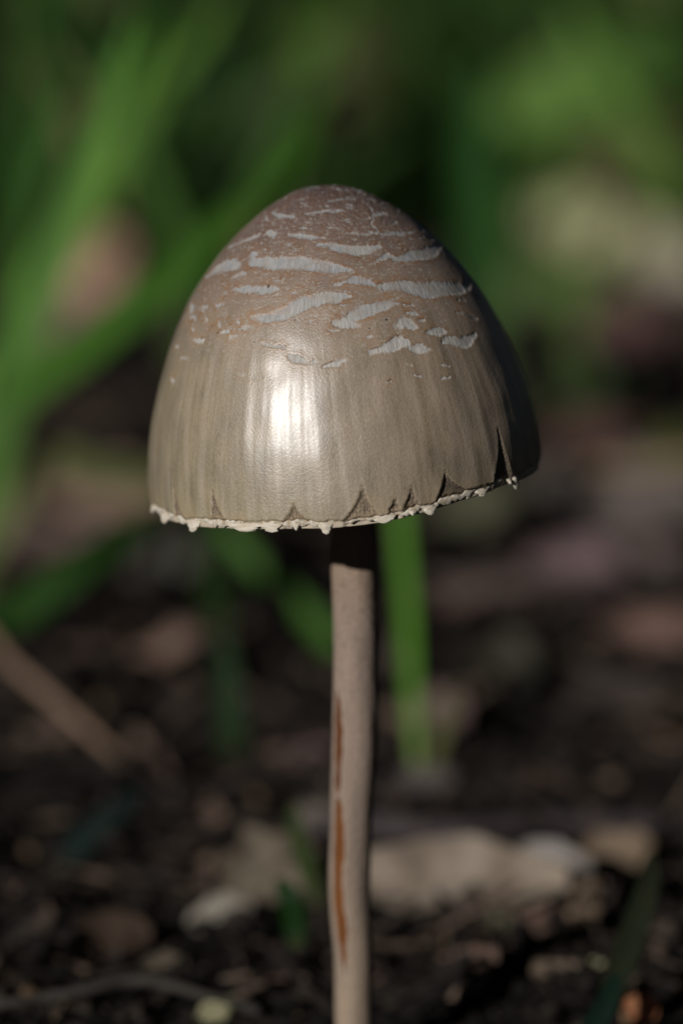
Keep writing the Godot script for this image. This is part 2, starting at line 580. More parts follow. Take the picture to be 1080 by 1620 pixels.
			if d < 1.2:
				var jx := int(round(2.0 * noise_a.get_noise_3d(px * 0.6, s * 0.6, pz * 0.6) + 0.9 * noise_a.get_noise_3d(px * 3.0 + 5.0, s * 3.0, pz * 3.0)))
				var jy := int(round(2.2 * noise_a.get_noise_3d(px * 0.55 + 30.0, s * 0.55, pz * 0.55) + 1.2 * noise_a.get_noise_3d(px * 2.6, s * 2.6 + 40.0, pz * 2.6)))
				d = crack[clampi(j + jy, 0, CAP_H - 1) * CAP_W + posmod(i + jx, CAP_W)]
				var faded := smoothstep(0.0, 0.6, noise_a.get_noise_3d(px * 0.45 + 50.0, s * 0.45, pz * 0.45))
				d += 0.09 * noise_a.get_noise_3d(px * 1.6, s * 1.6, pz * 1.6) + 0.05 * grainy + 0.06 * faded + 0.05 * noise_a.get_noise_3d(px * 2.4 + 8.0, s * 2.4, pz * 2.4) + 0.015
				var soft := 0.08 + 0.14 * faded
				coat_here *= smoothstep(0.1, 0.9, d)
				var upper := 0.0
				if j > 0 and j < CAP_H - 1 and crack[at + CAP_W] < crack[at - CAP_W]:
					upper = 1.0
				var rub := smoothstep(-0.1, 0.5, noise_a.get_noise_3d(px * 0.7 + 9.0, s * 0.7, pz * 0.7))
				var ochre := (1.0 - smoothstep(0.05, 0.85, d)) * (0.28 + 0.5 * rub) * (1.0 - 0.75 * smoothstep(0.48, 0.62, t))
				c = c.lerp(Color(c.r * 0.98, c.g * 0.70, c.b * 0.45), ochre * (1.0 - tip * 0.4))
				var inside := (1.0 - smoothstep(-soft, soft, d)) * (1.0 - 0.25 * faded)
				if inside > 0.0:
					var thread := noise_a.get_noise_3d(x * 90.0 + s * 0.5, s * 0.45 + 11.0, z * 90.0) * 0.7 + noise_a.get_noise_3d(x * 190.0, s * 0.8, z * 190.0) * 0.5
					var flesh := Color(0.36, 0.345, 0.325).lerp(Color(0.30, 0.30, 0.305), clampf(0.5 + blot + 0.6 * tip, 0.0, 1.0))
					flesh = flesh.lerp(Color(0.50, 0.48, 0.44), 0.7 * smoothstep(0.42, 0.6, t))
					flesh *= 1.0 + 0.40 * thread + 0.12 * grainy
					inside *= 1.0 - 0.75 * smoothstep(0.42, 0.7, thread + 0.5 * grainy) * smoothstep(-0.5, -0.05, d)
					c = c.lerp(flesh, inside)
					gloss = lerpf(gloss, 0.85, inside)
					coat_here *= 1.0 - inside
					bump = lerpf(bump, 0.42 + 0.34 * thread, inside)
					deep -= 0.085 * (1.0 - smoothstep(-0.22, 0.06, d))
				else:
					deep += 0.012 * (1.0 - smoothstep(0.0, 0.5, d))
				var line := (1.0 - smoothstep(0.02, 0.085, absf(d - 0.03))) * (0.2 + 0.8 * rub) * (0.35 + 0.65 * upper) * (1.0 - faded)
				c = c.lerp(Color(0.12, 0.055, 0.025), 0.75 * line)
			# pale scurf scattered over the cracked belt
			var web := smoothstep(0.03, 0.12, t) * (1.0 - smoothstep(0.44, 0.58, t))
			if web > 0.0:
				var vein := absf(noise_a.get_noise_3d(px * 0.55 + 15.0, s * 1.7, pz * 0.55) + 0.35 * noise_a.get_noise_3d(px * 1.8, s * 2.6 + 15.0, pz * 1.8))
				var patch := smoothstep(-0.2, 0.25, noise_a.get_noise_3d(px * 0.3 + 33.0, s * 0.4, pz * 0.3))
				var thin := web * patch * (1.0 - smoothstep(0.015, 0.06, vein))
				c = c.lerp(Color(0.38, 0.355, 0.32), 0.8 * thin)
				deep -= 0.025 * thin
			var belt := smoothstep(0.10, 0.22, t) * (1.0 - smoothstep(0.55, 0.66, t))
			if belt > 0.0:
				var scurf := noise_a.get_noise_3d(px * 1.3 + 70.0, s * 2.7, pz * 1.3) * 0.7 + 0.5 * noise_a.get_noise_3d(px * 3.4, s * 5.0 + 70.0, pz * 3.4)
				c = c.lerp(Color(0.38, 0.345, 0.30), 0.7 * belt * smoothstep(0.30, 0.66, scurf))
			# the margin: splits that show the dark flesh between the gills, and a pale edge below the skin
			var e := split[at]
			if e < 1.2:
				e += -0.09 + 0.07 * grainy + 0.05 * noise_a.get_noise_3d(px * 2.0, s * 2.0, pz * 2.0)
				var open := 1.0 - smoothstep(-0.05, 0.05, e)
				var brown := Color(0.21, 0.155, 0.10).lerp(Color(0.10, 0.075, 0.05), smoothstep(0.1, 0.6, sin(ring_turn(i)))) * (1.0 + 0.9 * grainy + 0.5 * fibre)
				c = c.lerp(Color(0.40, 0.31, 0.20), 0.28 * (1.0 - smoothstep(0.0, 0.22, absf(e - 0.1))))
				c = c.lerp(brown, open)
				deep -= 0.26 * (1.0 - smoothstep(-0.3, 0.06, e))
				deep += 0.02 * (1.0 - smoothstep(0.0, 0.4, absf(e - 0.1)))
				gloss = lerpf(gloss, 0.8, open)
				coat_here *= 1.0 - open
				bump = lerpf(bump, 0.5 + 0.5 * grainy, open)
			var f := s - edges[i]
			if f > -1.0:
				c = c.lerp(Color(0.40, 0.28, 0.16), 0.35 * smoothstep(-0.9, 0.0, f) * (0.6 + 0.8 * blot))
				var under := smoothstep(-0.04, 0.05, f + 0.08 * grainy)
				c = c.lerp(Color(0.50, 0.42, 0.32) * (1.0 + 0.25 * grainy), under)
				deep -= 0.22 * under
				gloss = lerpf(gloss, 0.85, under)
				coat_here *= 1.0 - under
			for sp: Array in specks:
				var dy: float = s - sp[1]
				if absf(dy) < sp[2]:
					var da: float = absf(wrapf((i + 0.5) / CAP_W * 360.0 - 180.0 - sp[0], -180.0, 180.0))
					if deg_to_rad(da) * r < sp[2]:
						c = Color(0.03, 0.02, 0.015)
			sink[at] = deep * 0.001
			var o := c.linear_to_srgb()
			albedo[at * 3] = clampi(int(o.r * 255.0 + 0.5), 0, 255)
			albedo[at * 3 + 1] = clampi(int(o.g * 255.0 + 0.5), 0, 255)
			albedo[at * 3 + 2] = clampi(int(o.b * 255.0 + 0.5), 0, 255)
			rough[at] = clampi(int(gloss * 255.0), 0, 255)
			height[at] = clampi(int(bump * 255.0), 0, 255)
			coat[at] = clampi(int(255.0 * coat_here * (0.35 + 0.65 * low)), 0, 255)
	var m := StandardMaterial3D.new()
	m.resource_name = "cap_skin"
	m.albedo_texture = ImageTexture.create_from_image(Image.create_from_data(CAP_W, CAP_H, false, Image.FORMAT_RGB8, albedo))
	m.roughness_texture = ImageTexture.create_from_image(Image.create_from_data(CAP_W, CAP_H, false, Image.FORMAT_L8, rough))
	m.roughness_texture_channel = BaseMaterial3D.TEXTURE_CHANNEL_RED
	m.roughness = 1.0
	m.metallic_specular = 0.68
	m.heightmap_enabled = true
	m.heightmap_texture = ImageTexture.create_from_image(Image.create_from_data(CAP_W, CAP_H, false, Image.FORMAT_L8, height))
	m.heightmap_scale = 0.006
	m.clearcoat_enabled = true
	m.clearcoat = 0.9
	m.clearcoat_roughness = 0.345
	m.clearcoat_texture = ImageTexture.create_from_image(Image.create_from_data(CAP_W, CAP_H, false, Image.FORMAT_L8, coat))
	# the shell: one vertex for each second texel, sunk where the skin is cracked, rolled under at the rim
	var columns := CAP_W / 2 + 1
	var points := PackedVector3Array()
	var uvs := PackedVector2Array()
	var rows := 0
	for j in range(0, CAP_H + 1, 2):
		for i in columns:
			var k := (i * 2) % CAP_W
			var turn := (i * 2.0 / CAP_W - 0.5) * TAU
			var off := sink[mini(j, CAP_H - 1) * CAP_W + k] * smoothstep(0.0, 12.0, j)
			points.append(cap_point(turn, j * px_s, off))
			uvs.append(Vector2(i * 2.0 / CAP_W, minf(j / float(CAP_H), 0.9995)))
		rows += 1
	for roll in 3:
		for i in columns:
			var turn := (i * 2.0 / CAP_W - 0.5) * TAU
			points.append(cap_point(turn, cap_len - [0.0, 0.3, 3.0][roll], [-0.0006, -0.0011, -0.0012][roll]))
			uvs.append(Vector2(i * 2.0 / CAP_W, 0.9995))
		rows += 1
	var cap := show_mesh("cap", grid(points, columns, rows, "tube", true, uvs), m, mushroom)
	cap.transform = place

	build_fringe(cap)
	build_gills(cap)

func ring_turn(i: int) -> float:
	return ((i + 0.5) / CAP_W - 0.5) * TAU

func build_fringe(cap: Node3D) -> void:
	# the torn pale remains of the veil along the margin: a thin ragged band with lobes hanging from it
	var m := StandardMaterial3D.new()
	m.resource_name = "veil_remains"
	m.vertex_color_use_as_albedo = true
	m.roughness = 0.9
	m.metallic_specular = 0.3
	var columns := 1081
	var rows := 9
	var points := PackedVector3Array()
	var colors := PackedColorArray()
	points.resize(columns * rows)
	colors.resize(columns * rows)
	for i in columns:
		var turn := (i / float(columns - 1) - 0.5) * TAU
		var cx := cos(turn)
		var cz := sin(turn)
		var ragged := noise_a.get_noise_2d(cx * 5.5, cz * 5.5) * 0.42 + noise_a.get_noise_2d(cx * 13.0, cz * 13.0) * 0.26 + noise_a.get_noise_2d(cx * 34.0 + 3.0, cz * 34.0) * 0.10 + noise_b.get_noise_2d(cx * 90.0 + 3.0, cz * 90.0) * 0.05
		var shade_side := smoothstep(0.45, 0.95, sin(turn))
		var top := edge_of_skin(turn) + 0.05 + 0.25 * noise_a.get_noise_2d(cx * 11.0 + 8.0, cz * 11.0)
		var bottom := maxf(top + 0.03, 40.70 + ragged - 0.1 * shade_side)
		for k in rows:
			var u := k / float(rows - 1) * TAU
			var s := lerpf((top + bottom) / 2.0, bottom if cos(u) > 0 else top, absf(cos(u)))
			var off := -0.00022 + minf(0.00015, (bottom - top) * 0.0004) * sin(u) + 0.00006 * noise_a.get_noise_3d(cx * 12.0, cz * 12.0, k * 0.5)
			points[k * columns + i] = cap_point(turn, s, off)
			var g := noise_b.get_noise_3d(cx * 40.0, cz * 40.0, s * 1.3)
			var c := Color(0.62, 0.575, 0.49).lerp(Color(0.34, 0.25, 0.15), clampf(0.2 + 1.5 * g + 0.25 * cos(turn * 1.0 - 0.3) * float(k == 2), 0.0, 0.85))
			colors[k * columns + i] = c
	var mesh := grid(points, columns, rows, "tube", false, PackedVector2Array(), colors)
	var fringe := show_mesh("veil_fringe", mesh, m, cap)
	# lobes: turn, width mm, length mm
	var lobes := [[-80.0, 1.5, 0.55], [-68.0, 2.6, 0.75], [-50.5, 2.3, 0.85], [-31.0, 4.2, 0.5], [-22.5, 2.4, 0.55], [-6.2, 1.4, 0.85], [10.5, 2.4, 0.35], [23.6, 1.7, 0.65], [42.0, 1.6, 0.5], [57.0, 0.95, 0.9]]
	for k in 5:
		lobes.append([-60.0 + k * 27.0 + rng.randf_range(-9, 9), rng.randf_range(0.5, 1.5), rng.randf_range(0.15, 0.5)])
	for k in 8:
		lobes.append([95.0 + k * 22.0 + rng.randf_range(-6, 6), rng.randf_range(0.8, 2.0), rng.randf_range(0.4, 1.0)])
	for lobe: Array in lobes:
		var ring := PackedVector3Array()
		var tint := PackedColorArray()
		var n := 17
		var steps := 9
		var centre: float = deg_to_rad(lobe[0])
		var start: float = 40.4
		for j in steps + 1:
			var t := j / float(steps)
			var lean: float = 0.12 * t * lobe[1] * sin(lobe[0] * 3.0)
			var wide: float = lobe[1] * 0.5 * (1.0 - 0.45 * smoothstep(0.2, 0.8, t)) * sqrt(maxf(0.0, 1.0 - pow(t, 8.0)))
			if lobe[0] > 56.0 and lobe[0] < 58.0:
				wide = 0.48 * sqrt(maxf(0.0, 1.0 - pow(absf(t - 0.55) / 0.56, 2.0)))
			for i in n + 1:
				var u := i / float(n) * TAU
				var jag := 1.0 + 0.5 * noise_b.get_noise_3d(cos(u) * 1.1 + lobe[0], sin(u) * 1.1, t * 2.6)
				var x: float = lean + wide * cos(u) * jag
				var off := lerpf(-0.00025, 0.0001, t) + 0.00028 * sin(u) * jag * (1.0 - 0.5 * t * t * t) * sqrt(maxf(0.02, 1.0 - pow(t, 6.0)))
				ring.append(cap_point(centre + x / 20.7, start + (0.35 + lobe[2]) * t, off))
				var g := noise_b.get_noise_3d(x * 2.0 + lobe[0], t * 2.5, sin(u))
				tint.append(Color(0.66, 0.61, 0.52).lerp(Color(0.46, 0.35, 0.22), clampf(0.05 + 0.8 * g + 0.25 * (1.0 - t), 0.0, 0.8)))
		show_mesh("veil_tooth", grid(ring, n + 1, steps + 1, "tube", true, PackedVector2Array(), tint), m, cap)

func build_gills(cap: Node3D) -> void:
	# the dark hollow under the cap, and the gills that fill it
	var m := StandardMaterial3D.new()
	m.resource_name = "gill_flesh"
	m.albedo_color = lin(0.030, 0.024, 0.020)
	m.roughness = 0.9
	var points := PackedVector3Array()
	var columns := 97
	var rows := 14
	for j in rows:
		var t := j / float(rows - 1)
		for i in columns:
			var turn := i / float(columns - 1) * TAU
			var p := cap_point(turn, lerpf(40.2, 16.0, t), -0.0011)
			points.append(p)
	for i in columns:
		points.append(Vector3(0.0, points[(rows - 1) * columns].y, 0.0))
	show_mesh("cap_hollow", grid(points, columns, rows + 1, "tube", true), m, cap)
	var st := SurfaceTool.new()
	st.begin(Mesh.PRIMITIVE_TRIANGLES)
	for g in 150:
		var turn := g / 150.0 * TAU
		var side := Vector3(cos(turn), 0, -sin(turn)) * 0.00012
		var out := Vector3(sin(turn), 0, cos(turn))
		for k in 10:
			var t0 := k / 10.0
			var t1 := (k + 1) / 10.0
			var quad := []
			for t: float in [t0, t1]:
				var p := cap_point(turn, lerpf(39.9, 17.0, t), -0.0012)
				var low := out * lerpf(0.0198, 0.0026, t)
				low.y = lerpf(0.0010, 0.0090, pow(t, 1.3))
				if low.y > p.y:
					low.y = p.y
				quad.append(p)
				quad.append(low)
			for way: float in [1.0, -1.0]:
				var v := [quad[0] + side * way, quad[1] + side * way, quad[3] + side * way, quad[2] + side * way]
				var order := [0, 1, 2, 0, 2, 3] if way > 0.0 else [0, 2, 1, 0, 3, 2]
				for o: int in order:
					st.set_normal(Vector3(cos(turn), 0, -sin(turn)) * way)
					st.add_vertex(v[o])
	var gills := show_mesh("gills", st.commit(), m, cap)
	gills.set_meta("kind", "stuff")

# stem: height mm, x mm, radius mm
const STEM := [-6.0, 1.46, 2.2, -3.3, 1.44, 2.13, 4.0, 1.37, 1.98, 12.65, 1.26, 2.06, 16.23, 1.02, 2.17, 19.8, 0.85, 2.22, 26.9, 1.08, 2.27, 33.96, 1.42, 2.36, 40.96, 1.55, 2.39, 47.92, 1.58, 2.45, 55.86, 1.37, 2.44, 59.63, 1.33, 2.40, 72.0, 0.6, 2.6, 80.0, -0.2, 2.9]
# the slit down its left side: degrees, height mm, half width mm
const SLIT_UPPER := [-55.0, 41.79, 0.15, -53.0, 40.82, 0.34, -51.0, 38.03, 0.46, -49.0, 34.54, 0.46, -48.0, 31.74, 0.38, -47.0, 30.45, 0.16]
const SLIT_LOWER := [-45.0, 30.1, 0.2, -39.5, 28.93, 0.46, -37.0, 25.4, 0.54, -35.8, 21.87, 0.52, -36.0, 19.03, 0.48, -33.1, 16.9, 0.55, -30.1, 14.76, 0.48, -30.9, 12.62, 0.34, -26.6, 10.56, 0.05]

func build_stem(mushroom: Node3D) -> void:
	var columns := 161
	var rows := 520
	var points := PackedVector3Array()
	var colors := PackedColorArray()
	var spots := [[-32.4, 53.6, 0.26], [-8.6, 47.06, 0.17], [-5.5, 47.95, 0.14], [19.0, 39.77, 0.16], [-14.2, 14.05, 0.13], [8.0, 22.0, 0.08], [12.0, 35.0, 0.07], [-3.0, 7.4, 0.1]]
	for i in 16:
		spots.append([rng.randf_range(-60, 45), rng.randf_range(36.0, 56.0), rng.randf_range(0.12, 0.22)])
	for i in 170:
		spots.append([rng.randf_range(-95, 95), rng.randf_range(0.0, 57.0), rng.randf_range(0.05, 0.15)])
	for j in rows:
		var y := lerpf(-6.0, 80.0, j / float(rows - 1))
		# smooth the centre line a little
		var cx := (along(STEM, y, 3, 1) + along(STEM, y - 2.0, 3, 1) + along(STEM, y + 2.0, 3, 1)) / 3.0
		var r := along(STEM, y, 3, 2)
		for i in columns:
			var turn := (i / float(columns - 1) - 0.5) * TAU
			var deg := rad_to_deg(turn)
			var sx := sin(turn)
			var cz := cos(turn)
			var powder := noise_b.get_noise_3d(sx * 11.0, y * 2.4, cz * 11.0)
			var cloud := noise_a.get_noise_3d(sx * 0.9, y * 0.11, cz * 0.9)
			var line := noise_a.get_noise_3d(sx * 9.0, y * 0.12, cz * 9.0)
			var off := 0.026 * powder + 0.03 * line + 0.05 * cloud
			var c := Color(0.275, 0.208, 0.166).lerp(Color(0.305, 0.235, 0.17), smoothstep(30.0, 0.0, y))
			c = c.lerp(Color(0.29, 0.205, 0.142), smoothstep(48.0, 58.0, y) * 0.8)
			c *= 1.0 + 0.30 * powder + 0.12 * cloud + 0.08 * line
			if absf(powder) > 0.42:
				c = c.lerp(Color(0.46, 0.38, 0.30), 0.3)
			for slit: Array in [SLIT_UPPER, SLIT_LOWER]:
				var n := slit.size() / 3
				for k in n - 1:
					if y <= slit[k * 3 + 1] and y >= slit[k * 3 + 4]:
						var t: float = (slit[k * 3 + 1] - y) / (slit[k * 3 + 1] - slit[k * 3 + 4])
						var at: float = lerpf(slit[k * 3], slit[k * 3 + 3], t)
						var half: float = lerpf(slit[k * 3 + 2], slit[k * 3 + 5], t)
						var d := absf(deg_to_rad(deg - at)) * r - half * (1.25 + 0.35 * noise_a.get_noise_2d(y * 0.4, float(deg < at) * 9.0)) + 0.04 * powder
						var open := 1.0 - smoothstep(-0.07, 0.05, d)
						c = c.lerp(Color(0.44, 0.36, 0.29), 0.5 * (1.0 - smoothstep(0.0, 0.25, absf(d - 0.1))))
						var rust := Color(0.155, 0.054, 0.013).lerp(Color(0.11, 0.036, 0.010), smoothstep(27.0, 33.0, y))
						c = c.lerp(rust * (1.0 + 0.35 * line + 0.15 * powder), open)
						off -= 0.22 * (1.0 - smoothstep(-0.2, 0.05, d))
						off += 0.07 * (1.0 - smoothstep(0.0, 0.3, absf(d - 0.12)))
			for s: Array in spots:
				if absf(y - s[1]) > 0.4:
					continue
				var d := Vector2(deg_to_rad(deg - s[0]) * r, (y - s[1]) * 1.2).length()
				c = c.lerp(Color(0.05, 0.04, 0.035), 0.75 * (1.0 - smoothstep(s[2] * 0.4, s[2], d + 0.05 * powder)))
			var rr: float = (r + off) * 0.001
			points.append(Vector3(cx * 0.001 + rr * sx, y * 0.001, rr * cz) - STEM_FOOT)
			colors.append(c)
	var m := StandardMaterial3D.new()
	m.resource_name = "stem_skin"
	m.vertex_color_use_as_albedo = true
	m.roughness = 0.75
	m.metallic_specular = 0.35
	m.uv1_triplanar = true
	m.uv1_scale = Vector3(180, 180, 180)
	m.heightmap_enabled = true
	m.heightmap_texture = leaf_relief
	m.heightmap_scale = 0.01
	show_mesh("stem", grid(points, columns, rows, "tube", true, PackedVector2Array(), colors), m, mushroom)

# ---------------------------------------------------------------- grass, leaves, twigs
# a blade along points, folded along its middle; face tells which way its broad side looks
func blade_mesh(pts: Array, width: float, face: Vector3, tint: Color, pale: Color, back: float) -> ArrayMesh:
	var steps := 26
	var across := [-1.0, -0.55, 0.0, 0.55, 1.0]
	var points := PackedVector3Array()
	var colors := PackedColorArray()
	for j in steps + 1:
		var t := j / float(steps)
		var p := spline(pts, t)
		var along_ := (spline(pts, minf(t + 0.02, 1.0)) - spline(pts, maxf(t - 0.02, 0.0))).normalized()
		var side := along_.cross(face).normalized()
		var up := side.cross(along_).normalized()
		if up.dot(face) < 0.0:
			up = -up
		var w := width * 0.5 * (0.55 + 0.45 * smoothstep(0.0, 0.35, t)) * pow(maxf(0.0, 1.0 - pow(t, 4.0)), 0.7)
		w = maxf(w, 0.00005)
		var thick := 0.00016
		for side_of in 2:
			for k in 5:
				var x: float = across[k] if side_of == 0 else across[4 - k]
				var fold := (absf(x) * 0.28 - 0.1) * w
				var h := (thick if side_of == 0 else -thick) * (1.0 - 0.6 * absf(x)) * (1.0 - t * 0.6)
				points.append(p + side * x * w + up * (fold + h))
				var vein := 0.92 + 0.08 * cos(x * 14.0)
				var c := pale.lerp(tint, smoothstep(0.0, 0.32, t)) * vein * (1.0 + 0.12 * noise_a.get_noise_2d(t * 9.0, x * 2.0 + p.x * 900.0))
				colors.append(c)
		points.append(points[points.size() - 10])
		colors.append(colors[colors.size() - 10])
	return grid(points, 11, steps + 1, "tube", true, PackedVector2Array(), colors)

func green_material(called: String, back: float) -> StandardMaterial3D:
	var m := StandardMaterial3D.new()
	m.resource_name = called
	m.vertex_color_use_as_albedo = true
	m.roughness = 0.6
	m.metallic_specular = 0.2
	if back > 0.0:
		m.backlight_enabled = true
		m.backlight = Color(0.55, 0.62, 0.2) * back
	return m

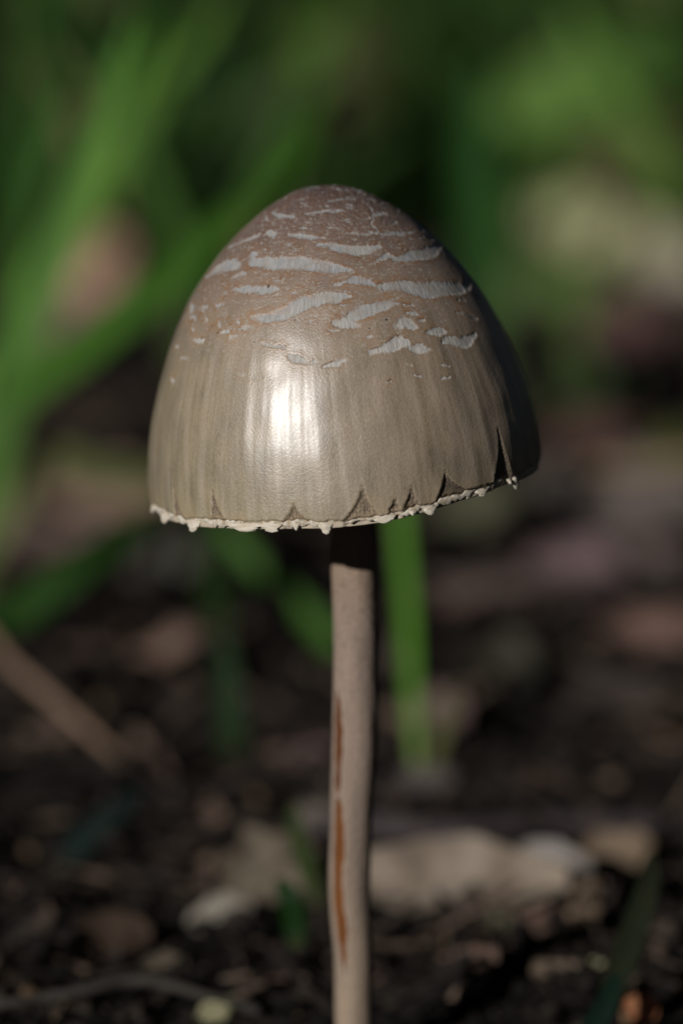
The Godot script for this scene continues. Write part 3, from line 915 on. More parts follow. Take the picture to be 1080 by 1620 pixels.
func build_blades() -> void:
	# name, label, width mm, colour, root paleness, points from root to tip
	var blades := [
	["grass_blade", "tall broad bright blade slanting up at the far left", 4.04, Color(0.078, 0.18, 0.035), 0.9, [Vector3(-0.0563, 0.0068, -0.165), Vector3(-0.0514, 0.0274, -0.166), Vector3(-0.0447, 0.0512, -0.168), Vector3(-0.0383, 0.07, -0.172), Vector3(-0.0334, 0.0829, -0.178), Vector3(-0.0301, 0.0933, -0.185)]],
	["grass_blade", "long bright blade arching from the left edge to behind the cap", 5.81, Color(0.051, 0.127, 0.019), 0.8, [Vector3(-0.0536, 0.0328, -0.15), Vector3(-0.0455, 0.0426, -0.152), Vector3(-0.0358, 0.0493, -0.156), Vector3(-0.0262, 0.0565, -0.162), Vector3(-0.0173, 0.0638, -0.17), Vector3(-0.0102, 0.0692, -0.18), Vector3(-0.0037, 0.0743, -0.19)]],
	["grass_blade", "upright green blade right behind the stem", 1.9, Color(0.108, 0.262, 0.035), 0.3, [Vector3(0.0101, 0.0012, -0.094), Vector3(0.0098, 0.0044, -0.104), Vector3(0.0094, 0.0101, -0.118), Vector3(0.009, 0.018, -0.132), Vector3(0.0083, 0.0257, -0.141), Vector3(0.0077, 0.0337, -0.146), Vector3(0.0073, 0.0423, -0.148), Vector3(0.0071, 0.0495, -0.148)]],
	["grass_blade", "dark green blade running from the cap margin down to behind the stem", 3.16, Color(0.068, 0.161, 0.032), 0.6, [Vector3(0.0021, -0.0205, -0.168), Vector3(0.0026, -0.0103, -0.168), Vector3(0.0015, -0.0021, -0.168), Vector3(-0.0037, 0.0056, -0.168), Vector3(-0.0102, 0.012, -0.168), Vector3(-0.0167, 0.0184, -0.17), Vector3(-0.0223, 0.0241, -0.172)]],
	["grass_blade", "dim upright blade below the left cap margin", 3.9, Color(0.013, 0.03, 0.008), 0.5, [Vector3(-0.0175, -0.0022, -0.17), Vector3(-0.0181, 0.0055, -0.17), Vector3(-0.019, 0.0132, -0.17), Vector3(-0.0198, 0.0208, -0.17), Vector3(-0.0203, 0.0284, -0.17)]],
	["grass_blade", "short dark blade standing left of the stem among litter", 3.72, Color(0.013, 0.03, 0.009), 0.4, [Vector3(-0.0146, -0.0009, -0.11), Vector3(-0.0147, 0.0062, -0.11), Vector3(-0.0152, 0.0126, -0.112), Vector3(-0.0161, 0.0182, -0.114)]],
	["grass_blade", "low green blade lying at the left edge below the cap level", 5.75, Color(0.025, 0.062, 0.013), 0.6, [Vector3(-0.0513, 0.0149, -0.12), Vector3(-0.0439, 0.0184, -0.125), Vector3(-0.0364, 0.023, -0.13), Vector3(-0.0299, 0.0255, -0.14), Vector3(-0.025, 0.0273, -0.15)]],
	["grass_blade", "olive stalk lying level behind the left cap margin", 4.07, Color(0.098, 0.112, 0.042), 0.7, [Vector3(-0.0455, 0.0216, -0.2), Vector3(-0.0368, 0.021, -0.2), Vector3(-0.0281, 0.0198, -0.2), Vector3(-0.0194, 0.0178, -0.2)]],
	["grass_blade", "dark green blade rising right of the cap shoulder", 8.82, Color(0.021, 0.065, 0.014), 0.7, [Vector3(0.0253, 0.0305, -0.3), Vector3(0.0246, 0.0406, -0.3), Vector3(0.0234, 0.0506, -0.3), Vector3(0.0229, 0.0606, -0.3), Vector3(0.0232, 0.0727, -0.3)]],
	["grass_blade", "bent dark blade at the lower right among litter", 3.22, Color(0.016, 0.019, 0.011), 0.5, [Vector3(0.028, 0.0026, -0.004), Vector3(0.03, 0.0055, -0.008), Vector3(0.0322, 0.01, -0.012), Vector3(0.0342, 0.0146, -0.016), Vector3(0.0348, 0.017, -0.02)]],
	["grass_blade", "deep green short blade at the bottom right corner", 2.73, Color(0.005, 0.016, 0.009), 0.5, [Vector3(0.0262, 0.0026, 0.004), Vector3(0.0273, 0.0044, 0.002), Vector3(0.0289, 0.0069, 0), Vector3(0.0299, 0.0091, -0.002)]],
	["grass_blade", "small green sprout left of the lower stem", 2.92, Color(0.01, 0.03, 0.008), 0.4, [Vector3(-0.0051, 0.0024, -0.03), Vector3(-0.0054, 0.0055, -0.03), Vector3(-0.006, 0.0085, -0.03), Vector3(-0.0073, 0.0102, -0.032)]],
	["grass_blade", "small leaning sprout touching the stem edge", 2.27, Color(0.036, 0.055, 0.019), 0.4, [Vector3(-0.003, 0.0012, -0.05), Vector3(-0.0042, 0.0059, -0.05), Vector3(-0.0053, 0.0099, -0.05), Vector3(-0.0059, 0.0138, -0.05)]],
	["grass_blade", "teal-grey dry blade in the dark lower left", 3.45, Color(0.021, 0.033, 0.03), 0.4, [Vector3(-0.0363, 0.0011, -0.06), Vector3(-0.0327, 0.0036, -0.065), Vector3(-0.0287, 0.0061, -0.07), Vector3(-0.025, 0.0076, -0.076)]],
	["grass_blade", "far green blade leaning along the left picture edge", 5.86, Color(0.023, 0.069, 0.012), 0.7, [Vector3(-0.0615, 0.0275, -0.35), Vector3(-0.0601, 0.0419, -0.35), Vector3(-0.0575, 0.0584, -0.35), Vector3(-0.056, 0.0748, -0.35), Vector3(-0.0553, 0.0865, -0.35)]],
	["grass_blade", "far broad blade leaning right at the top right", 12.67, Color(0.071, 0.166, 0.03), 0.7, [Vector3(0.0386, -0.0081, -0.55), Vector3(0.0458, 0.0084, -0.55), Vector3(0.058, 0.0233, -0.56), Vector3(0.0704, 0.037, -0.57), Vector3(0.0814, 0.0493, -0.58)]],
	["grass_blade", "far thin bright blade crossing behind the cap tip", 4.3, Color(0.054, 0.138, 0.019), 0.7, [Vector3(-0.0264, 0.019, -0.4), Vector3(-0.0175, 0.0342, -0.4), Vector3(-0.0088, 0.048, -0.41), Vector3(-0.0025, 0.062, -0.42), Vector3(0.0006, 0.0737, -0.43)]],
	["dry_grass_stalk", "pale tan dry stalk slanting across the dark lower left", 1.27, Color(0.223, 0.15, 0.102), 0.6, [Vector3(-0.0511, 0.018, -0.118), Vector3(-0.0442, 0.0131, -0.116), Vector3(-0.0372, 0.0081, -0.112), Vector3(-0.0303, 0.0034, -0.107), Vector3(-0.0242, -0.0007, -0.102)]],
	["grass_blade", "thin yellow-green blade crossing the tall broad blade at the upper left", 3.58, Color(0.088, 0.178, 0.03), 0.8, [Vector3(-0.0561, 0.0129, -0.26), Vector3(-0.0494, 0.0344, -0.26), Vector3(-0.0409, 0.0521, -0.262), Vector3(-0.0314, 0.0684, -0.266), Vector3(-0.022, 0.0816, -0.27), Vector3(-0.019, 0.0874, -0.275)]],
	["grass_blade", "thin bright blade leaning left between the tall broad blade and the cap", 3.26, Color(0.045, 0.107, 0.019), 0.8, [Vector3(-0.0215, 0.0318, -0.24), Vector3(-0.0254, 0.0484, -0.24), Vector3(-0.031, 0.0623, -0.243), Vector3(-0.0382, 0.0751, -0.247), Vector3(-0.0429, 0.0818, -0.25)]],
	["grass_blade", "slender green blade rising close behind the cap's left shoulder", 2.88, Color(0.034, 0.078, 0.016), 0.8, [Vector3(-0.0231, 0.0356, -0.2), Vector3(-0.0201, 0.0503, -0.2), Vector3(-0.0143, 0.0648, -0.2), Vector3(-0.0072, 0.0766, -0.205), Vector3(0, 0.0836, -0.21)]],
	["grass_blade", "thin olive blade standing right of the cap below the bleached leaf", 4.22, Color(0.067, 0.107, 0.028), 0.8, [Vector3(0.0424, 0.003, -0.34), Vector3(0.0428, 0.0126, -0.34), Vector3(0.0439, 0.0221, -0.34), Vector3(0.0462, 0.0313, -0.342)]],
	["grass_blade", "yellow-green blade leaning in from the right edge at the top", 4.78, Color(0.093, 0.192, 0.033), 0.8, [Vector3(0.0707, 0.0258, -0.36), Vector3(0.062, 0.0403, -0.36), Vector3(0.0536, 0.0545, -0.362), Vector3(0.0465, 0.0659, -0.366), Vector3(0.0418, 0.0762, -0.37)]],
	["grass_blade", "fine green blade standing at the left edge among the broad blades", 2.83, Color(0.036, 0.092, 0.016), 0.8, [Vector3(-0.0523, 0.0337, -0.19), Vector3(-0.0501, 0.0491, -0.19), Vector3(-0.0465, 0.0644, -0.19), Vector3(-0.0422, 0.0783, -0.192), Vector3(-0.0404, 0.0836, -0.195)]],
	["dry_grass_stalk", "thin straw lying level at the right, above the mottled grey leaf", 2.3, Color(0.225, 0.166, 0.106), 0.6, [Vector3(0.0606, 0.0113, -0.25), Vector3(0.048, 0.0106, -0.25), Vector3(0.0376, 0.0121, -0.25), Vector3(0.0334, 0.0127, -0.25)]],
	["grass_blade", "short pale olive blade at the foot of the upright green blade", 2.01, Color(0.107, 0.112, 0.048), 0.4, [Vector3(0.0109, 0.0005, -0.096), Vector3(0.0124, 0.004, -0.104), Vector3(0.0138, 0.0075, -0.11), Vector3(0.0148, 0.0101, -0.114)]],
	["grass_blade", "slim bright diagonal blade low in front of the far grass at the upper left", 3.35, Color(0.115, 0.262, 0.036), 0.8, [Vector3(-0.0647, 0.0158, -0.3), Vector3(-0.0533, 0.0346, -0.302), Vector3(-0.0433, 0.0519, -0.306), Vector3(-0.0363, 0.0657, -0.312), Vector3(-0.0312, 0.0782, -0.32)]],
	]
	var fresh := green_material("grass_green", 0.45)
	var dry := green_material("dry_stalk", 0.2)
	for b: Array in blades:
		var pts: Array = b[5].duplicate()
		var first: Vector3 = pts[0]
		var way: Vector3 = (first - pts[1]).normalized()
		if first.y > 0.003:  # carry the blade on down into the soil
			var run := first.y
			pts.push_front(Vector3(first.x + way.x * run * 0.7, -0.003, first.z + way.z * run * 0.7))
		var tint: Color = b[3]
		var pale := tint.lerp(Color(0.34, 0.33, 0.17) * minf(1.0, tint.g * 5.0), 0.75 * (1.0 - b[4]) + 0.1)
		var face := Vector3(-0.2, 0.35, 1.0).normalized()
		var root: Vector3 = pts[0]
		for i in pts.size():
			pts[i] -= root
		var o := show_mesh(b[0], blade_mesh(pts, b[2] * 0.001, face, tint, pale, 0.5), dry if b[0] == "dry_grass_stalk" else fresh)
		o.position = root
		tag(o, b[1], "dry stalk" if b[0] == "dry_grass_stalk" else "grass blade", "" if b[0] == "dry_grass_stalk" else "grass blades behind the mushroom")

# a curled leaf: length and width in metres, lying along x, its face towards +y
func leaf_mesh(length: float, width: float, curl: float, ragged: float, seed_: float) -> ArrayMesh:
	var steps := 18
	var n := 9
	var points := PackedVector3Array()
	for j in steps + 1:
		var t := j / float(steps)
		var half := width * 0.5 * pow(maxf(0.0, sin(PI * clampf(0.04 + t * 0.92, 0.0, 1.0))), 0.62)
		var x := (t - 0.5) * length
		for side_of in 2:
			for k in n:
				var v := (k / float(n - 1)) * 2.0 - 1.0
				if side_of == 1:
					v = -v
				var rag := 1.0 + ragged * noise_b.get_noise_2d(t * 1.9 + seed_, signf(v) * 5.0 + seed_)
				var z := v * half * rag
				var h := curl * width * (v * v - 0.4) + 0.06 * width * noise_b.get_noise_2d(x * 160.0 + seed_, z * 160.0) + curl * 0.35 * length * pow(t - 0.5, 2.0)
				h -= 0.02 * width * (1.0 - smoothstep(0.0, 0.12, absf(v)))
				points.append(Vector3(x, h + (0.00014 if side_of == 0 else -0.00014), z))
		points.append(points[points.size() - 2 * n])
	return grid(points, 2 * n + 1, steps + 1, "tube", true)

func leaf_material(called: String, tint: Color, fresh: bool) -> StandardMaterial3D:
	var m := StandardMaterial3D.new()
	m.resource_name = called
	m.albedo_color = tint.linear_to_srgb()
	m.albedo_texture = leaf_grain
	m.uv1_triplanar = true
	m.uv1_scale = Vector3(20, 20, 20)
	m.heightmap_enabled = true
	m.heightmap_texture = leaf_relief
	m.heightmap_scale = 0.03
	m.roughness = 0.55 if fresh else 0.8
	m.metallic_specular = 0.35
	m.backlight_enabled = true
	m.backlight = Color(0.4, 0.5, 0.15) if fresh else Color(0.16, 0.12, 0.08)
	return m

func build_leaves() -> void:
	# name, label, group, place, length mm, width mm, turn in its plane, tilt to the viewer, yaw, colour
	var leaves := [
	["dead_leaf", "wide grey-brown dead leaf with ragged lower edge right behind the stem", "dead leaves lying behind the mushroom", Vector3(0.0132, 0.0042, -0.0487), 27.9, 12.3, -3, 38, 4, Color(0.334, 0.28, 0.227)],
	["dead_leaf", "greyish pointed leaf piece at the right end of the wide grey-brown leaf", "dead leaves lying behind the mushroom", Vector3(0.0237, 0.0029, -0.0544), 13, 8.8, 8, 42, -8, Color(0.322, 0.298, 0.283)],
	["dead_leaf", "brightest whitish dead leaf scrap low left of the stem", "dead leaves lying behind the mushroom", Vector3(-0.0144, 0.0014, -0.0455), 8.2, 4.7, 14, 50, 15, Color(0.354, 0.327, 0.277)],
	["dead_leaf", "beige dead leaf leaning between the whitish scrap and the stem", "dead leaves lying behind the mushroom", Vector3(-0.0096, 0.0033, -0.0557), 14.5, 9.4, 28, 46, 10, Color(0.191, 0.161, 0.122)],
	["dead_leaf", "small tan leaf scrap at the low right, beyond the grey leaf tip", "dead leaves lying behind the mushroom", Vector3(0.0341, 0.0021, -0.067), 8.6, 6.6, 18, 45, -15, Color(0.202, 0.151, 0.105)],
	["dead_leaf", "narrow tan leaf fragment below the grey leaf tip", "dead leaves lying behind the mushroom", Vector3(0.0288, 0.0022, -0.0465), 6.4, 4.1, 65, 52, 0, Color(0.229, 0.167, 0.116)],
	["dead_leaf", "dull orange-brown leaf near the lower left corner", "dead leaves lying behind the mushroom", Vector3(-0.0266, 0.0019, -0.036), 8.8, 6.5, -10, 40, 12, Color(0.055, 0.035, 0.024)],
	["dead_leaf", "dark brown-grey leaf scrap below the orange-brown leaf", "dead leaves lying behind the mushroom", Vector3(-0.0208, 0.001, -0.0252), 6.5, 4.1, 15, 42, 0, Color(0.096, 0.079, 0.057)],
	["dead_leaf", "grey-pink leaf scrap touching the left side of the stem", "dead leaves lying behind the mushroom", Vector3(-0.0032, 0.002, -0.082), 6.4, 6.4, 5, 45, 0, Color(0.15, 0.127, 0.108)],
	["dead_leaf", "flat mauve leaf left of the stem above the grey-pink scrap", "dead leaves lying behind the mushroom", Vector3(-0.005, 0.0016, -0.1071), 10.9, 5.5, -4, 40, 0, Color(0.165, 0.112, 0.112)],
	["dead_leaf", "small reddish leaf bit left of the mauve leaf", "dead leaves lying behind the mushroom", Vector3(-0.0116, 0.001, -0.0995), 5, 3.9, 30, 42, 0, Color(0.187, 0.102, 0.105)],
	["dead_leaf", "pinkish brown leaf in the gap left of the upper stem", "dead leaves lying behind the mushroom", Vector3(-0.0228, 0.0033, -0.1567), 14.6, 9.6, 6, 44, 10, Color(0.288, 0.198, 0.16)],
	["dead_leaf", "beige-brown curled leaf left of the cap margin", "dead leaves lying behind the mushroom", Vector3(-0.039, 0.0044, -0.2545), 22.1, 12.9, -5, 42, 8, Color(0.289, 0.211, 0.156)],
	["dead_leaf", "dusky pink leaf below the beige-brown curled leaf", "dead leaves lying behind the mushroom", Vector3(-0.0415, 0.0028, -0.2252), 16.1, 8.8, 14, 40, -6, Color(0.19, 0.135, 0.122)],
	["dead_leaf", "grey-green faded leaf just below the left cap margin", "dead leaves lying behind the mushroom", Vector3(-0.0273, 0.0028, -0.2189), 13, 8.5, 20, 42, 0, Color(0.136, 0.136, 0.116)],
	["dead_leaf", "peach-coloured dead leaf among grass at the middle left", "far dead leaves in the grass", Vector3(-0.0545, 0.0076, -0.4586), 20.3, 13.1, 50, 55, 10, Color(0.693, 0.473, 0.348)],
	["dead_leaf", "pinkish dead leaf just below the peach-coloured one", "far dead leaves in the grass", Vector3(-0.0567, 0.0049, -0.4073), 16.5, 13.4, 25, 48, 0, Color(0.256, 0.177, 0.16)],
	["dead_leaf", "large cream bleached leaf right of the cap", "far dead leaves in the grass", Vector3(0.0632, 0.0071, -0.5101), 42.6, 18, -20, 56, -10, Color(0.648, 0.666, 0.379)],
	["dead_leaf", "pale bleached leaf end at the right picture edge", "far dead leaves in the grass", Vector3(0.0734, 0.0047, -0.4759), 16.5, 12.1, -30, 55, 0, Color(0.573, 0.545, 0.429)],
	["dead_leaf", "crimson-tinted dead leaf under the cream leaf", "far dead leaves in the grass", Vector3(0.0558, 0.0043, -0.4138), 19.2, 12.3, -6, 46, 0, Color(0.147, 0.079, 0.079)],
	["dead_leaf", "reddish brown leaf patch right of the cap edge", "far dead leaves in the grass", Vector3(0.0427, 0.0047, -0.3036), 24.7, 13.9, 4, 42, 0, Color(0.113, 0.065, 0.055)],
	["dead_leaf", "mottled grey leaf at the right edge level with the cap margin", "dead leaves lying behind the mushroom", Vector3(0.0481, 0.0053, -0.2504), 24, 15.7, -6, 40, -8, Color(0.164, 0.14, 0.131)],
	["dead_leaf", "olive-grey leaf just below the right cap margin", "dead leaves lying behind the mushroom", Vector3(0.0213, 0.0039, -0.2452), 17.6, 11.4, 10, 42, 0, Color(0.136, 0.143, 0.087)],
	["dead_leaf", "pink-brown leaf right of the green blade behind the stem", "dead leaves lying behind the mushroom", Vector3(0.0212, 0.0026, -0.1909), 16.3, 8.1, 3, 42, 6, Color(0.209, 0.144, 0.127)],
	["dead_leaf", "mauve leaf beyond the pink-brown leaf", "dead leaves lying behind the mushroom", Vector3(0.0359, 0.0038, -0.2061), 14.7, 11, -8, 44, 0, Color(0.198, 0.14, 0.15)],
	["dead_leaf", "rusty leaf at the right edge below the mauve leaf", "dead leaves lying behind the mushroom", Vector3(0.0457, 0.0029, -0.1707), 15.8, 8.9, 14, 42, -10, Color(0.189, 0.118, 0.097)],
	["dead_leaf", "bright orange leaf tip at the right picture edge", "dead leaves lying behind the mushroom", Vector3(0.0449, 0.0018, -0.1129), 5.1, 5.6, 20, 48, 0, Color(0.258, 0.139, 0.079)],
	["dead_leaf", "small vivid orange leaf bit in the bottom right corner", "dead leaves lying behind the mushroom", Vector3(0.0333, 0.001, -0.013), 3.9, 3.7, 10, 50, 0, Color(0.421, 0.185, 0.093)],
	["dead_leaf", "pale striped leaf strip above the vivid orange bit", "dead leaves lying behind the mushroom", Vector3(0.0293, 0.0007, -0.0249), 6.8, 3.2, -24, 50, 0, Color(0.427, 0.427, 0.254)],
	["dead_leaf", "pale olive leaf scrap at the bottom left of the stem", "dead leaves lying behind the mushroom", Vector3(-0.0143, 0.0006, -0.0145), 5.3, 2.9, 32, 46, 0, Color(0.324, 0.316, 0.188)],
	["dead_leaf", "dusky pink leaf beside the foot of the green blade", "dead leaves lying behind the mushroom", Vector3(0.0131, 0.0023, -0.13), 7.8, 7.2, -12, 42, 0, Color(0.158, 0.11, 0.103)],
	["dead_leaf", "grey-brown leaf flat between stem and dark twig", "dead leaves lying behind the mushroom", Vector3(0.0099, 0.0021, -0.0943), 10.7, 7, 6, 38, 0, Color(0.105, 0.091, 0.088)],
	["dead_leaf", "tan crumb-like leaf bit low right of the stem", "dead leaves lying behind the mushroom", Vector3(0.0122, 0.0008, -0.0348), 3.5, 3.4, 0, 45, 0, Color(0.137, 0.104, 0.067)],
	["dead_leaf", "olive leaf bit beside the tan crumb-like one", "dead leaves lying behind the mushroom", Vector3(0.019, 0.0009, -0.0413), 5.9, 2.8, -35, 44, 0, Color(0.074, 0.068, 0.043)],
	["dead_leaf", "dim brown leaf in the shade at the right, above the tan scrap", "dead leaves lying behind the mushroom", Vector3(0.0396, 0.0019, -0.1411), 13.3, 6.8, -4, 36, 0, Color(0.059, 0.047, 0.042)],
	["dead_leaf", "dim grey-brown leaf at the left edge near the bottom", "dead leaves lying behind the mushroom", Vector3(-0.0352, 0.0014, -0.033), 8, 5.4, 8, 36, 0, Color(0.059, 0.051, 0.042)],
	["weed_leaf", "brightest lime-green round weed leaf at the upper right", "low green weed leaves", Vector3(0.0418, 0.0507, -0.4132), 29.1, 15.1, 24, 54, 0, Color(0.165, 0.322, 0.069)],
	["weed_leaf", "mid-green weed leaf right of the brightest weed leaf", "low green weed leaves", Vector3(0.0572, 0.0534, -0.4271), 22.9, 16.2, 50, 56, 0, Color(0.096, 0.21, 0.041)],
	["weed_leaf", "green weed leaf under the cream bleached leaf", "low green weed leaves", Vector3(0.0467, 0.0057, -0.45), 29.3, 15.4, -10, 50, 0, Color(0.13, 0.227, 0.059)],
	["weed_leaf", "dull olive weed leaf above the cream bleached leaf", "low green weed leaves", Vector3(0.0585, 0.026, -0.4953), 23.7, 16.4, 8, 50, 0, Color(0.137, 0.143, 0.055)],
	["weed_leaf", "grey-green weed leaf left of the cap tip", "low green weed leaves", Vector3(-0.0255, 0.0293, -0.5116), 29.7, 23.8, 20, 55, 0, Color(0.118, 0.171, 0.118)],
	["weed_leaf", "tall olive weed leaf above the cap tip", "low green weed leaves", Vector3(0.0028, 0.0432, -0.5196), 32, 14.2, 85, 62, 0, Color(0.076, 0.089, 0.027)],
	["weed_leaf", "fresh green weed leaf at the top edge left of centre", "low green weed leaves", Vector3(-0.0086, 0.0519, -0.5312), 17.5, 18.7, 60, 58, 0, Color(0.101, 0.218, 0.035)],
	["weed_leaf", "dark green weed leaf right of the cap shoulder", "low green weed leaves", Vector3(0.0472, 0.004, -0.3533), 16.7, 11.5, -12, 45, 0, Color(0.038, 0.08, 0.023)],
	["weed_leaf", "olive weed leaf at the right picture edge level with the cap rim", "low green weed leaves", Vector3(0.0569, 0.0037, -0.2979), 12.3, 10.5, 10, 46, 0, Color(0.098, 0.126, 0.034)],
	["dead_leaf", "pale grey-mauve leaf between the olive-grey leaf and the mottled grey leaf", "dead leaves lying behind the mushroom", Vector3(0.0365, 0.0035, -0.2681), 16.1, 10.5, 6, 42, 4, Color(0.142, 0.124, 0.112)],
	["dead_leaf", "dull mauve-brown leaf under the mottled grey leaf at the right", "dead leaves lying behind the mushroom", Vector3(0.0468, 0.0032, -0.2149), 17.9, 9.6, -10, 42, -6, Color(0.115, 0.089, 0.085)],
	["dead_leaf", "dull brown leaf at the left edge below the dusky pink leaf", "dead leaves lying behind the mushroom", Vector3(-0.0515, 0.0033, -0.2383), 13.4, 10, -8, 42, 8, Color(0.13, 0.095, 0.081)],
	["dead_leaf", "faint olive-grey leaf right of the green blade, below the pink-brown leaf", "dead leaves lying behind the mushroom", Vector3(0.0237, 0.0024, -0.1564), 13.6, 7.8, 12, 40, 0, Color(0.06, 0.057, 0.041)],
	["dead_leaf", "brown leaf at the right edge just above the bright orange tip", "dead leaves lying behind the mushroom", Vector3(0.0402, 0.0014, -0.1173), 9.4, 5, -12, 42, 0, Color(0.092, 0.064, 0.05)],
	]
	var number := 0
	for l: Array in leaves:
		number += 1
		var fresh: bool = l[0] == "weed_leaf"
		var root := Node3D.new()
		root.name = numbered(l[0])
		add_child(root)
		tag(root, l[1], "weed leaf" if fresh else "dead leaf", l[2])
		root.position = l[3]
		root.basis = Basis(Vector3.UP, deg_to_rad(l[8])) * Basis(Vector3.RIGHT, deg_to_rad(l[7])) * Basis(Vector3.UP, deg_to_rad(l[6]))
		var length: float = l[4] * 0.001
		var width: float = l[5] * 0.001
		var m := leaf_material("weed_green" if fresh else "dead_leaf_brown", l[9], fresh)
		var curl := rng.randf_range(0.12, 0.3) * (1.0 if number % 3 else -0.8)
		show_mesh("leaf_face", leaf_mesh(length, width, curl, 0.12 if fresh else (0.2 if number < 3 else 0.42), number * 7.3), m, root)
		# midrib, a raised thread along the middle, running out into the stalk
		var rib := PackedVector3Array()
		for j in 13:
			var t := j / 12.0
			var x := (t - 0.5) * length * 1.0
			var h := -curl * width * 0.4 + curl * 0.35 * length * pow(t - 0.5, 2.0) + 0.10 * width * noise_b.get_noise_2d(x * 160.0 + number * 7.3, 0.0)
			var r := lerpf(0.00034, 0.00012, t)
			for i in 7:
				var u := i / 6.0 * TAU
				rib.append(Vector3(x, h + 0.0001 + r * sin(u), r * cos(u)))
		var rib_color: Color = l[9]
		show_mesh("midrib", grid(rib, 7, 13), leaf_material("midrib", rib_color * 0.8, fresh), root)
		if fresh:
			# its stalk goes down to the soil
			var stalk := PackedVector3Array()
			var from: Vector3 = root.transform * Vector3(-length * 0.49, -curl * width * 0.2, 0)
			var to := Vector3(from.x + rng.randf_range(-0.01, 0.01), -0.003, from.z - 0.012)
			var back := root.transform.affine_inverse()
			for j in 9:
				var t := j / 8.0
				var p := from.lerp(to, t) + Vector3(0, -0.006 * sin(PI * t), 0)
				for i in 7:
					var u := i / 6.0 * TAU
					stalk.append(back * (p + Vector3(cos(u), 0.3 * sin(u), sin(u)) * 0.0006))
			show_mesh("stalk", grid(stalk, 7, 9), m, root)

func build_twigs() -> void:
	var twigs := [
		["dark purplish twig lying level behind the stem, above the wide grey-brown leaf", 3.6, Color(0.075, 0.062, 0.066), [Vector3(-0.004, 0.002, -0.0775), Vector3(0.0048, 0.0028, -0.0766), Vector3(0.0127, 0.0024, -0.0745), Vector3(0.0207, 0.003, -0.0753), Vector3(0.034, 0.0022, -0.079), Vector3(0.048, 0.001, -0.082)]],
		["thin dark twig at the lower left, just behind the mushroom's foot", 1.4, Color(0.075, 0.068, 0.062), [Vector3(-0.041, 0.0014, -0.012), Vector3(-0.0298, 0.002, -0.0157), Vector3(-0.0228, 0.0024, -0.0189), Vector3(-0.0149, 0.0016, -0.0157), Vector3(-0.009, 0.0004, -0.014)]],
		["grey-brown twig lying aslant at the right, level with the cap margin's shadow", 3.0, Color(0.13, 0.11, 0.10), [Vector3(0.012, 0.002, -0.205), Vector3(0.026, 0.0035, -0.2), Vector3(0.041, 0.003, -0.206), Vector3(0.058, 0.002, -0.214)]],
	]
	for w: Array in twigs:
		var points := PackedVector3Array()
		var pts: Array = w[3]
		var root: Vector3 = pts[0]
		var steps := 40
		for j in steps + 1:
			var t := j / float(steps)
			var p := spline(pts, t)
			var way := (spline(pts, minf(t + 0.02, 1.0)) - spline(pts, maxf(t - 0.02, 0.0))).normalized()
			var side := way.cross(Vector3.UP).normalized()
			var up := side.cross(way)
			var r: float = w[1] * 0.0005 * (1.0 - 0.25 * t) * (1.0 if j > 0 and j < steps else 0.05)
			for i in 15:
				var u := i / 14.0 * TAU
				var rr := r * (1.0 + 0.22 * noise_b.get_noise_3d(cos(u) * 0.8, sin(u) * 0.8, t * 9.0 + w[1]))
				points.append(p - root + side * rr * cos(u) + up * rr * sin(u))
		var m := leaf_material("twig_bark", w[2], false)
		m.backlight_enabled = false
		var o := show_mesh("twig", grid(points, 15, steps + 1), m)
		o.position = root
		tag(o, w[0], "twig", "twigs on the soil")

# ---------------------------------------------------------------- what nobody could count
func scatter(called: String, mesh: Mesh, material: Material, places: Array, tints: PackedColorArray) -> void:
	var mm := MultiMesh.new()
	mm.transform_format = MultiMesh.TRANSFORM_3D
	mm.use_colors = true
	mm.mesh = mesh
	mm.instance_count = places.size()
	for i in places.size():
		mm.set_instance_transform(i, places[i])
		mm.set_instance_color(i, tints[i])
	var o := MultiMeshInstance3D.new()
	o.name = numbered(called)
	o.multimesh = mm
	o.material_override = material
	o.set_meta("kind", "stuff")
	add_child(o)

func loose_material(called: String, rough: float, relief: float, scale_: float) -> StandardMaterial3D:
	var m := StandardMaterial3D.new()
	m.resource_name = called
	m.vertex_color_use_as_albedo = true
	m.albedo_texture = leaf_grain
	m.uv1_triplanar = true
	m.uv1_scale = Vector3(scale_, scale_, scale_)
	m.roughness = rough
	m.metallic_specular = 0.3
	if relief > 0.0:
		m.heightmap_enabled = true
		m.heightmap_texture = leaf_relief
		m.heightmap_scale = relief
	return m

func turned(around_y: float, tilt_x: float, tilt_z: float, size: Vector3) -> Basis:
	return Basis.from_euler(Vector3(tilt_x, around_y, tilt_z)).scaled_local(size)

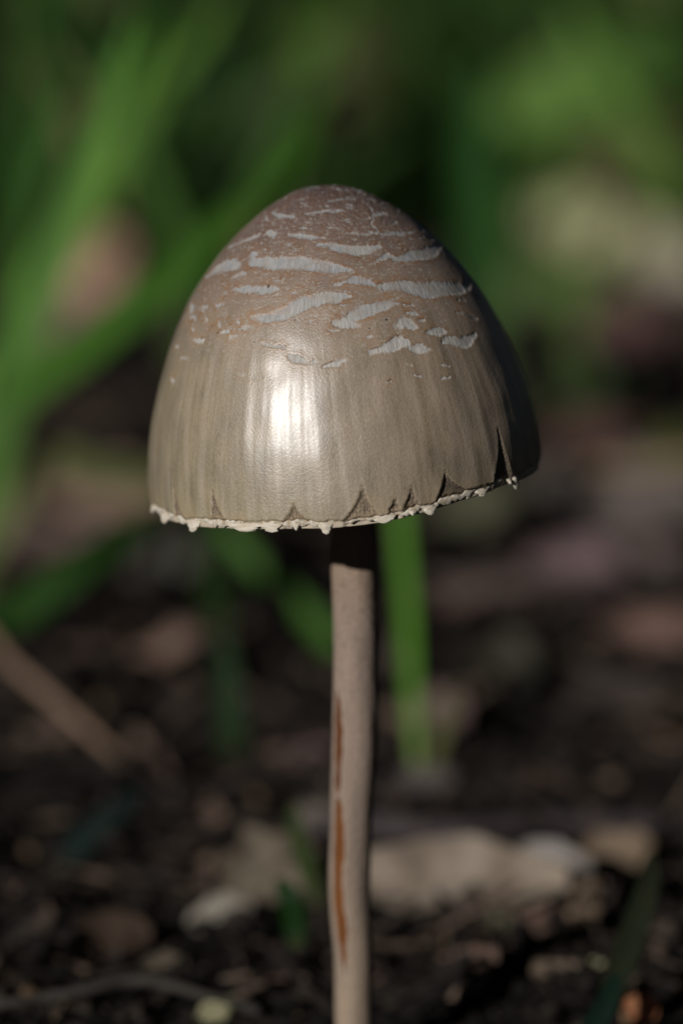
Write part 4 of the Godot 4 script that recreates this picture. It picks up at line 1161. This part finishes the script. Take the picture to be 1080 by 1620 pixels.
func scatter_crumbs() -> void:
	var lump := PackedVector3Array()
	for j in 9:
		var v := j / 8.0 * PI
		for i in 13:
			var u := i / 12.0 * TAU
			var d := Vector3(sin(v) * cos(u), cos(v), sin(v) * sin(u))
			lump.append(d * (0.5 + 0.42 * noise_b.get_noise_3d(d.x * 1.5, d.y * 1.5, d.z * 1.5)))
	var mesh := grid(lump, 13, 9)
	var places := []
	var tints := PackedColorArray()
	for i in 9000:
		var near := i < 5200
		var z := rng.randf_range(-0.12, 0.035) if near else rng.randf_range(-0.6, -0.08)
		var x := rng.randf_range(-0.065, 0.065) if near else rng.randf_range(-0.13, 0.13)
		if Vector2(x - 0.0014, z).length() < 0.0035:
			continue
		var s := 0.0005 + 0.0018 * pow(rng.randf(), 3.0) + (0.0 if near else 0.0008)
		var p := Vector3(x, ground_height(x, z) + s * 0.15, z)
		places.append(Transform3D(turned(rng.randf() * TAU, rng.randf() * TAU, rng.randf() * TAU, Vector3(rng.randf_range(1.0, 2.2), rng.randf_range(0.45, 0.9), rng.randf_range(0.6, 1.1)) * s), p))
		var k := rng.randf()
		var c := Color(0.010, 0.009, 0.008).lerp(Color(0.055, 0.044, 0.035), k * k * k)
		if rng.randf() < 0.05:
			c = Color(0.20, 0.14, 0.085)
		tints.append(c)
	scatter("soil_crumbs", mesh, loose_material("soil_crumb", 0.95, 0.0, 300.0), places, tints)

func scatter_litter() -> void:
	var kinds := [leaf_mesh(0.010, 0.006, 0.25, 0.5, 101.0), leaf_mesh(0.012, 0.0045, -0.2, 0.5, 131.0), leaf_mesh(0.020, 0.0011, 0.5, 0.3, 171.0)]
	for kind in 3:
		var places := []
		var tints := PackedColorArray()
		for i in [1700, 1700, 2400][kind]:
			var far := pow(rng.randf(), 0.7)
			var z := lerpf(-0.02, -1.3, far * far)
			var x := rng.randf_range(-1.0, 1.0) * (0.06 + 0.17 * absf(z + 0.1))
			var s := rng.randf_range(0.35, 0.95) * (1.0 + 0.6 * absf(z))
			var p := Vector3(x, ground_height(x, z) + 0.0006 + 0.001 * rng.randf(), z)
			places.append(Transform3D(turned(rng.randf() * TAU, rng.randfn(0.0, 0.3), rng.randfn(0.0, 0.3), Vector3.ONE * s), p))
			var k := rng.randf()
			var c := Color(0.012, 0.010, 0.009).lerp(Color(0.105, 0.082, 0.070), k * k * k)
			if rng.randf() < (0.10 if kind < 2 else 0.16):
				c = Color(0.17, 0.115, 0.095).lerp(Color(0.2, 0.16, 0.12), rng.randf())
			tints.append(c)
		scatter("leaf_litter", kinds[kind], loose_material("leaf_litter", 0.85, 0.02, 60.0), places, tints)

func scatter_grass() -> void:
	# far blades that read as one mass of grass, thick in clumps with dark gaps between them
	var kinds := []
	for k in 4:
		var bend: float = [0.10, 0.45, 0.8, 0.25][k]
		var pts := []
		for j in 6:
			var t := j / 5.0
			pts.append(Vector3(bend * t * t * 0.7, t * (1.0 - 0.32 * bend * t), 0.03 * sin(t * 3.0)))
		kinds.append(blade_mesh(pts, 0.065, Vector3(0, 0.2, 1).normalized(), Color.WHITE, Color(0.95, 0.95, 0.7), 0.0))
	var clump := FastNoiseLite.new()
	clump.seed = 91
	clump.frequency = 7.0
	clump.fractal_octaves = 2
	# open ground before and sunward of the bleached, peach and bright green leaves
	var clear := []
	for o in get_children():
		if o.has_meta("group") and (o.get_meta("group") == "far dead leaves in the grass" or o.name == "weed_leaf"):
			clear.append(o.position)
	for k in 4:
		var places := []
		var tints := PackedColorArray()
		for i in 5200:
			var z := -0.42 - 2.6 * pow(rng.randf(), 1.5)
			var x := rng.randf_range(-1.0, 1.0) * (0.10 + 0.24 * absf(z))
			var there := clump.get_noise_2d(x, z) + 0.12 * smoothstep(-0.02, -0.12, x)
			if rng.randf() > smoothstep(-0.05, 0.30, there) * smoothstep(-0.32, -0.70, z) + 0.02 + 0.16 * smoothstep(-0.5, -0.7, z):
				continue
			var shown := false
			for l: Vector3 in clear:
				var to_eye := (Vector2(0.0, 0.438) - Vector2(l.x, l.z)).normalized()
				var rel := Vector2(x - l.x, z - l.z)
				var ahead := rel.dot(to_eye)
				if ahead > -0.02 and ahead < 0.3 and absf(rel.cross(to_eye)) < 0.035:
					shown = true
				var to_sun := Vector2(-0.588, 0.809)
				ahead = rel.dot(to_sun)
				if ahead > -0.02 and ahead < 0.2 and absf(rel.cross(to_sun)) < 0.03:
					shown = true
			if shown:
				continue
			var tall := rng.randf_range(0.035, 0.10) * (0.8 + 0.5 * there)
			var p := Vector3(x, ground_height(x, z) - 0.002, z)
			places.append(Transform3D(turned(rng.randf() * TAU, rng.randfn(0.0, 0.25), rng.randfn(0.0, 0.25), Vector3(tall, tall, tall)), p))
			var g := rng.randf()
			var c := Color(0.014, 0.042, 0.010).lerp(Color(0.075, 0.150, 0.032), g * g * g)
			if rng.randf() < 0.10:
				c = Color(0.20, 0.19, 0.08)
			tints.append(c)
		scatter("grass", kinds[k], green_material("far_grass", 0.6), places, tints)
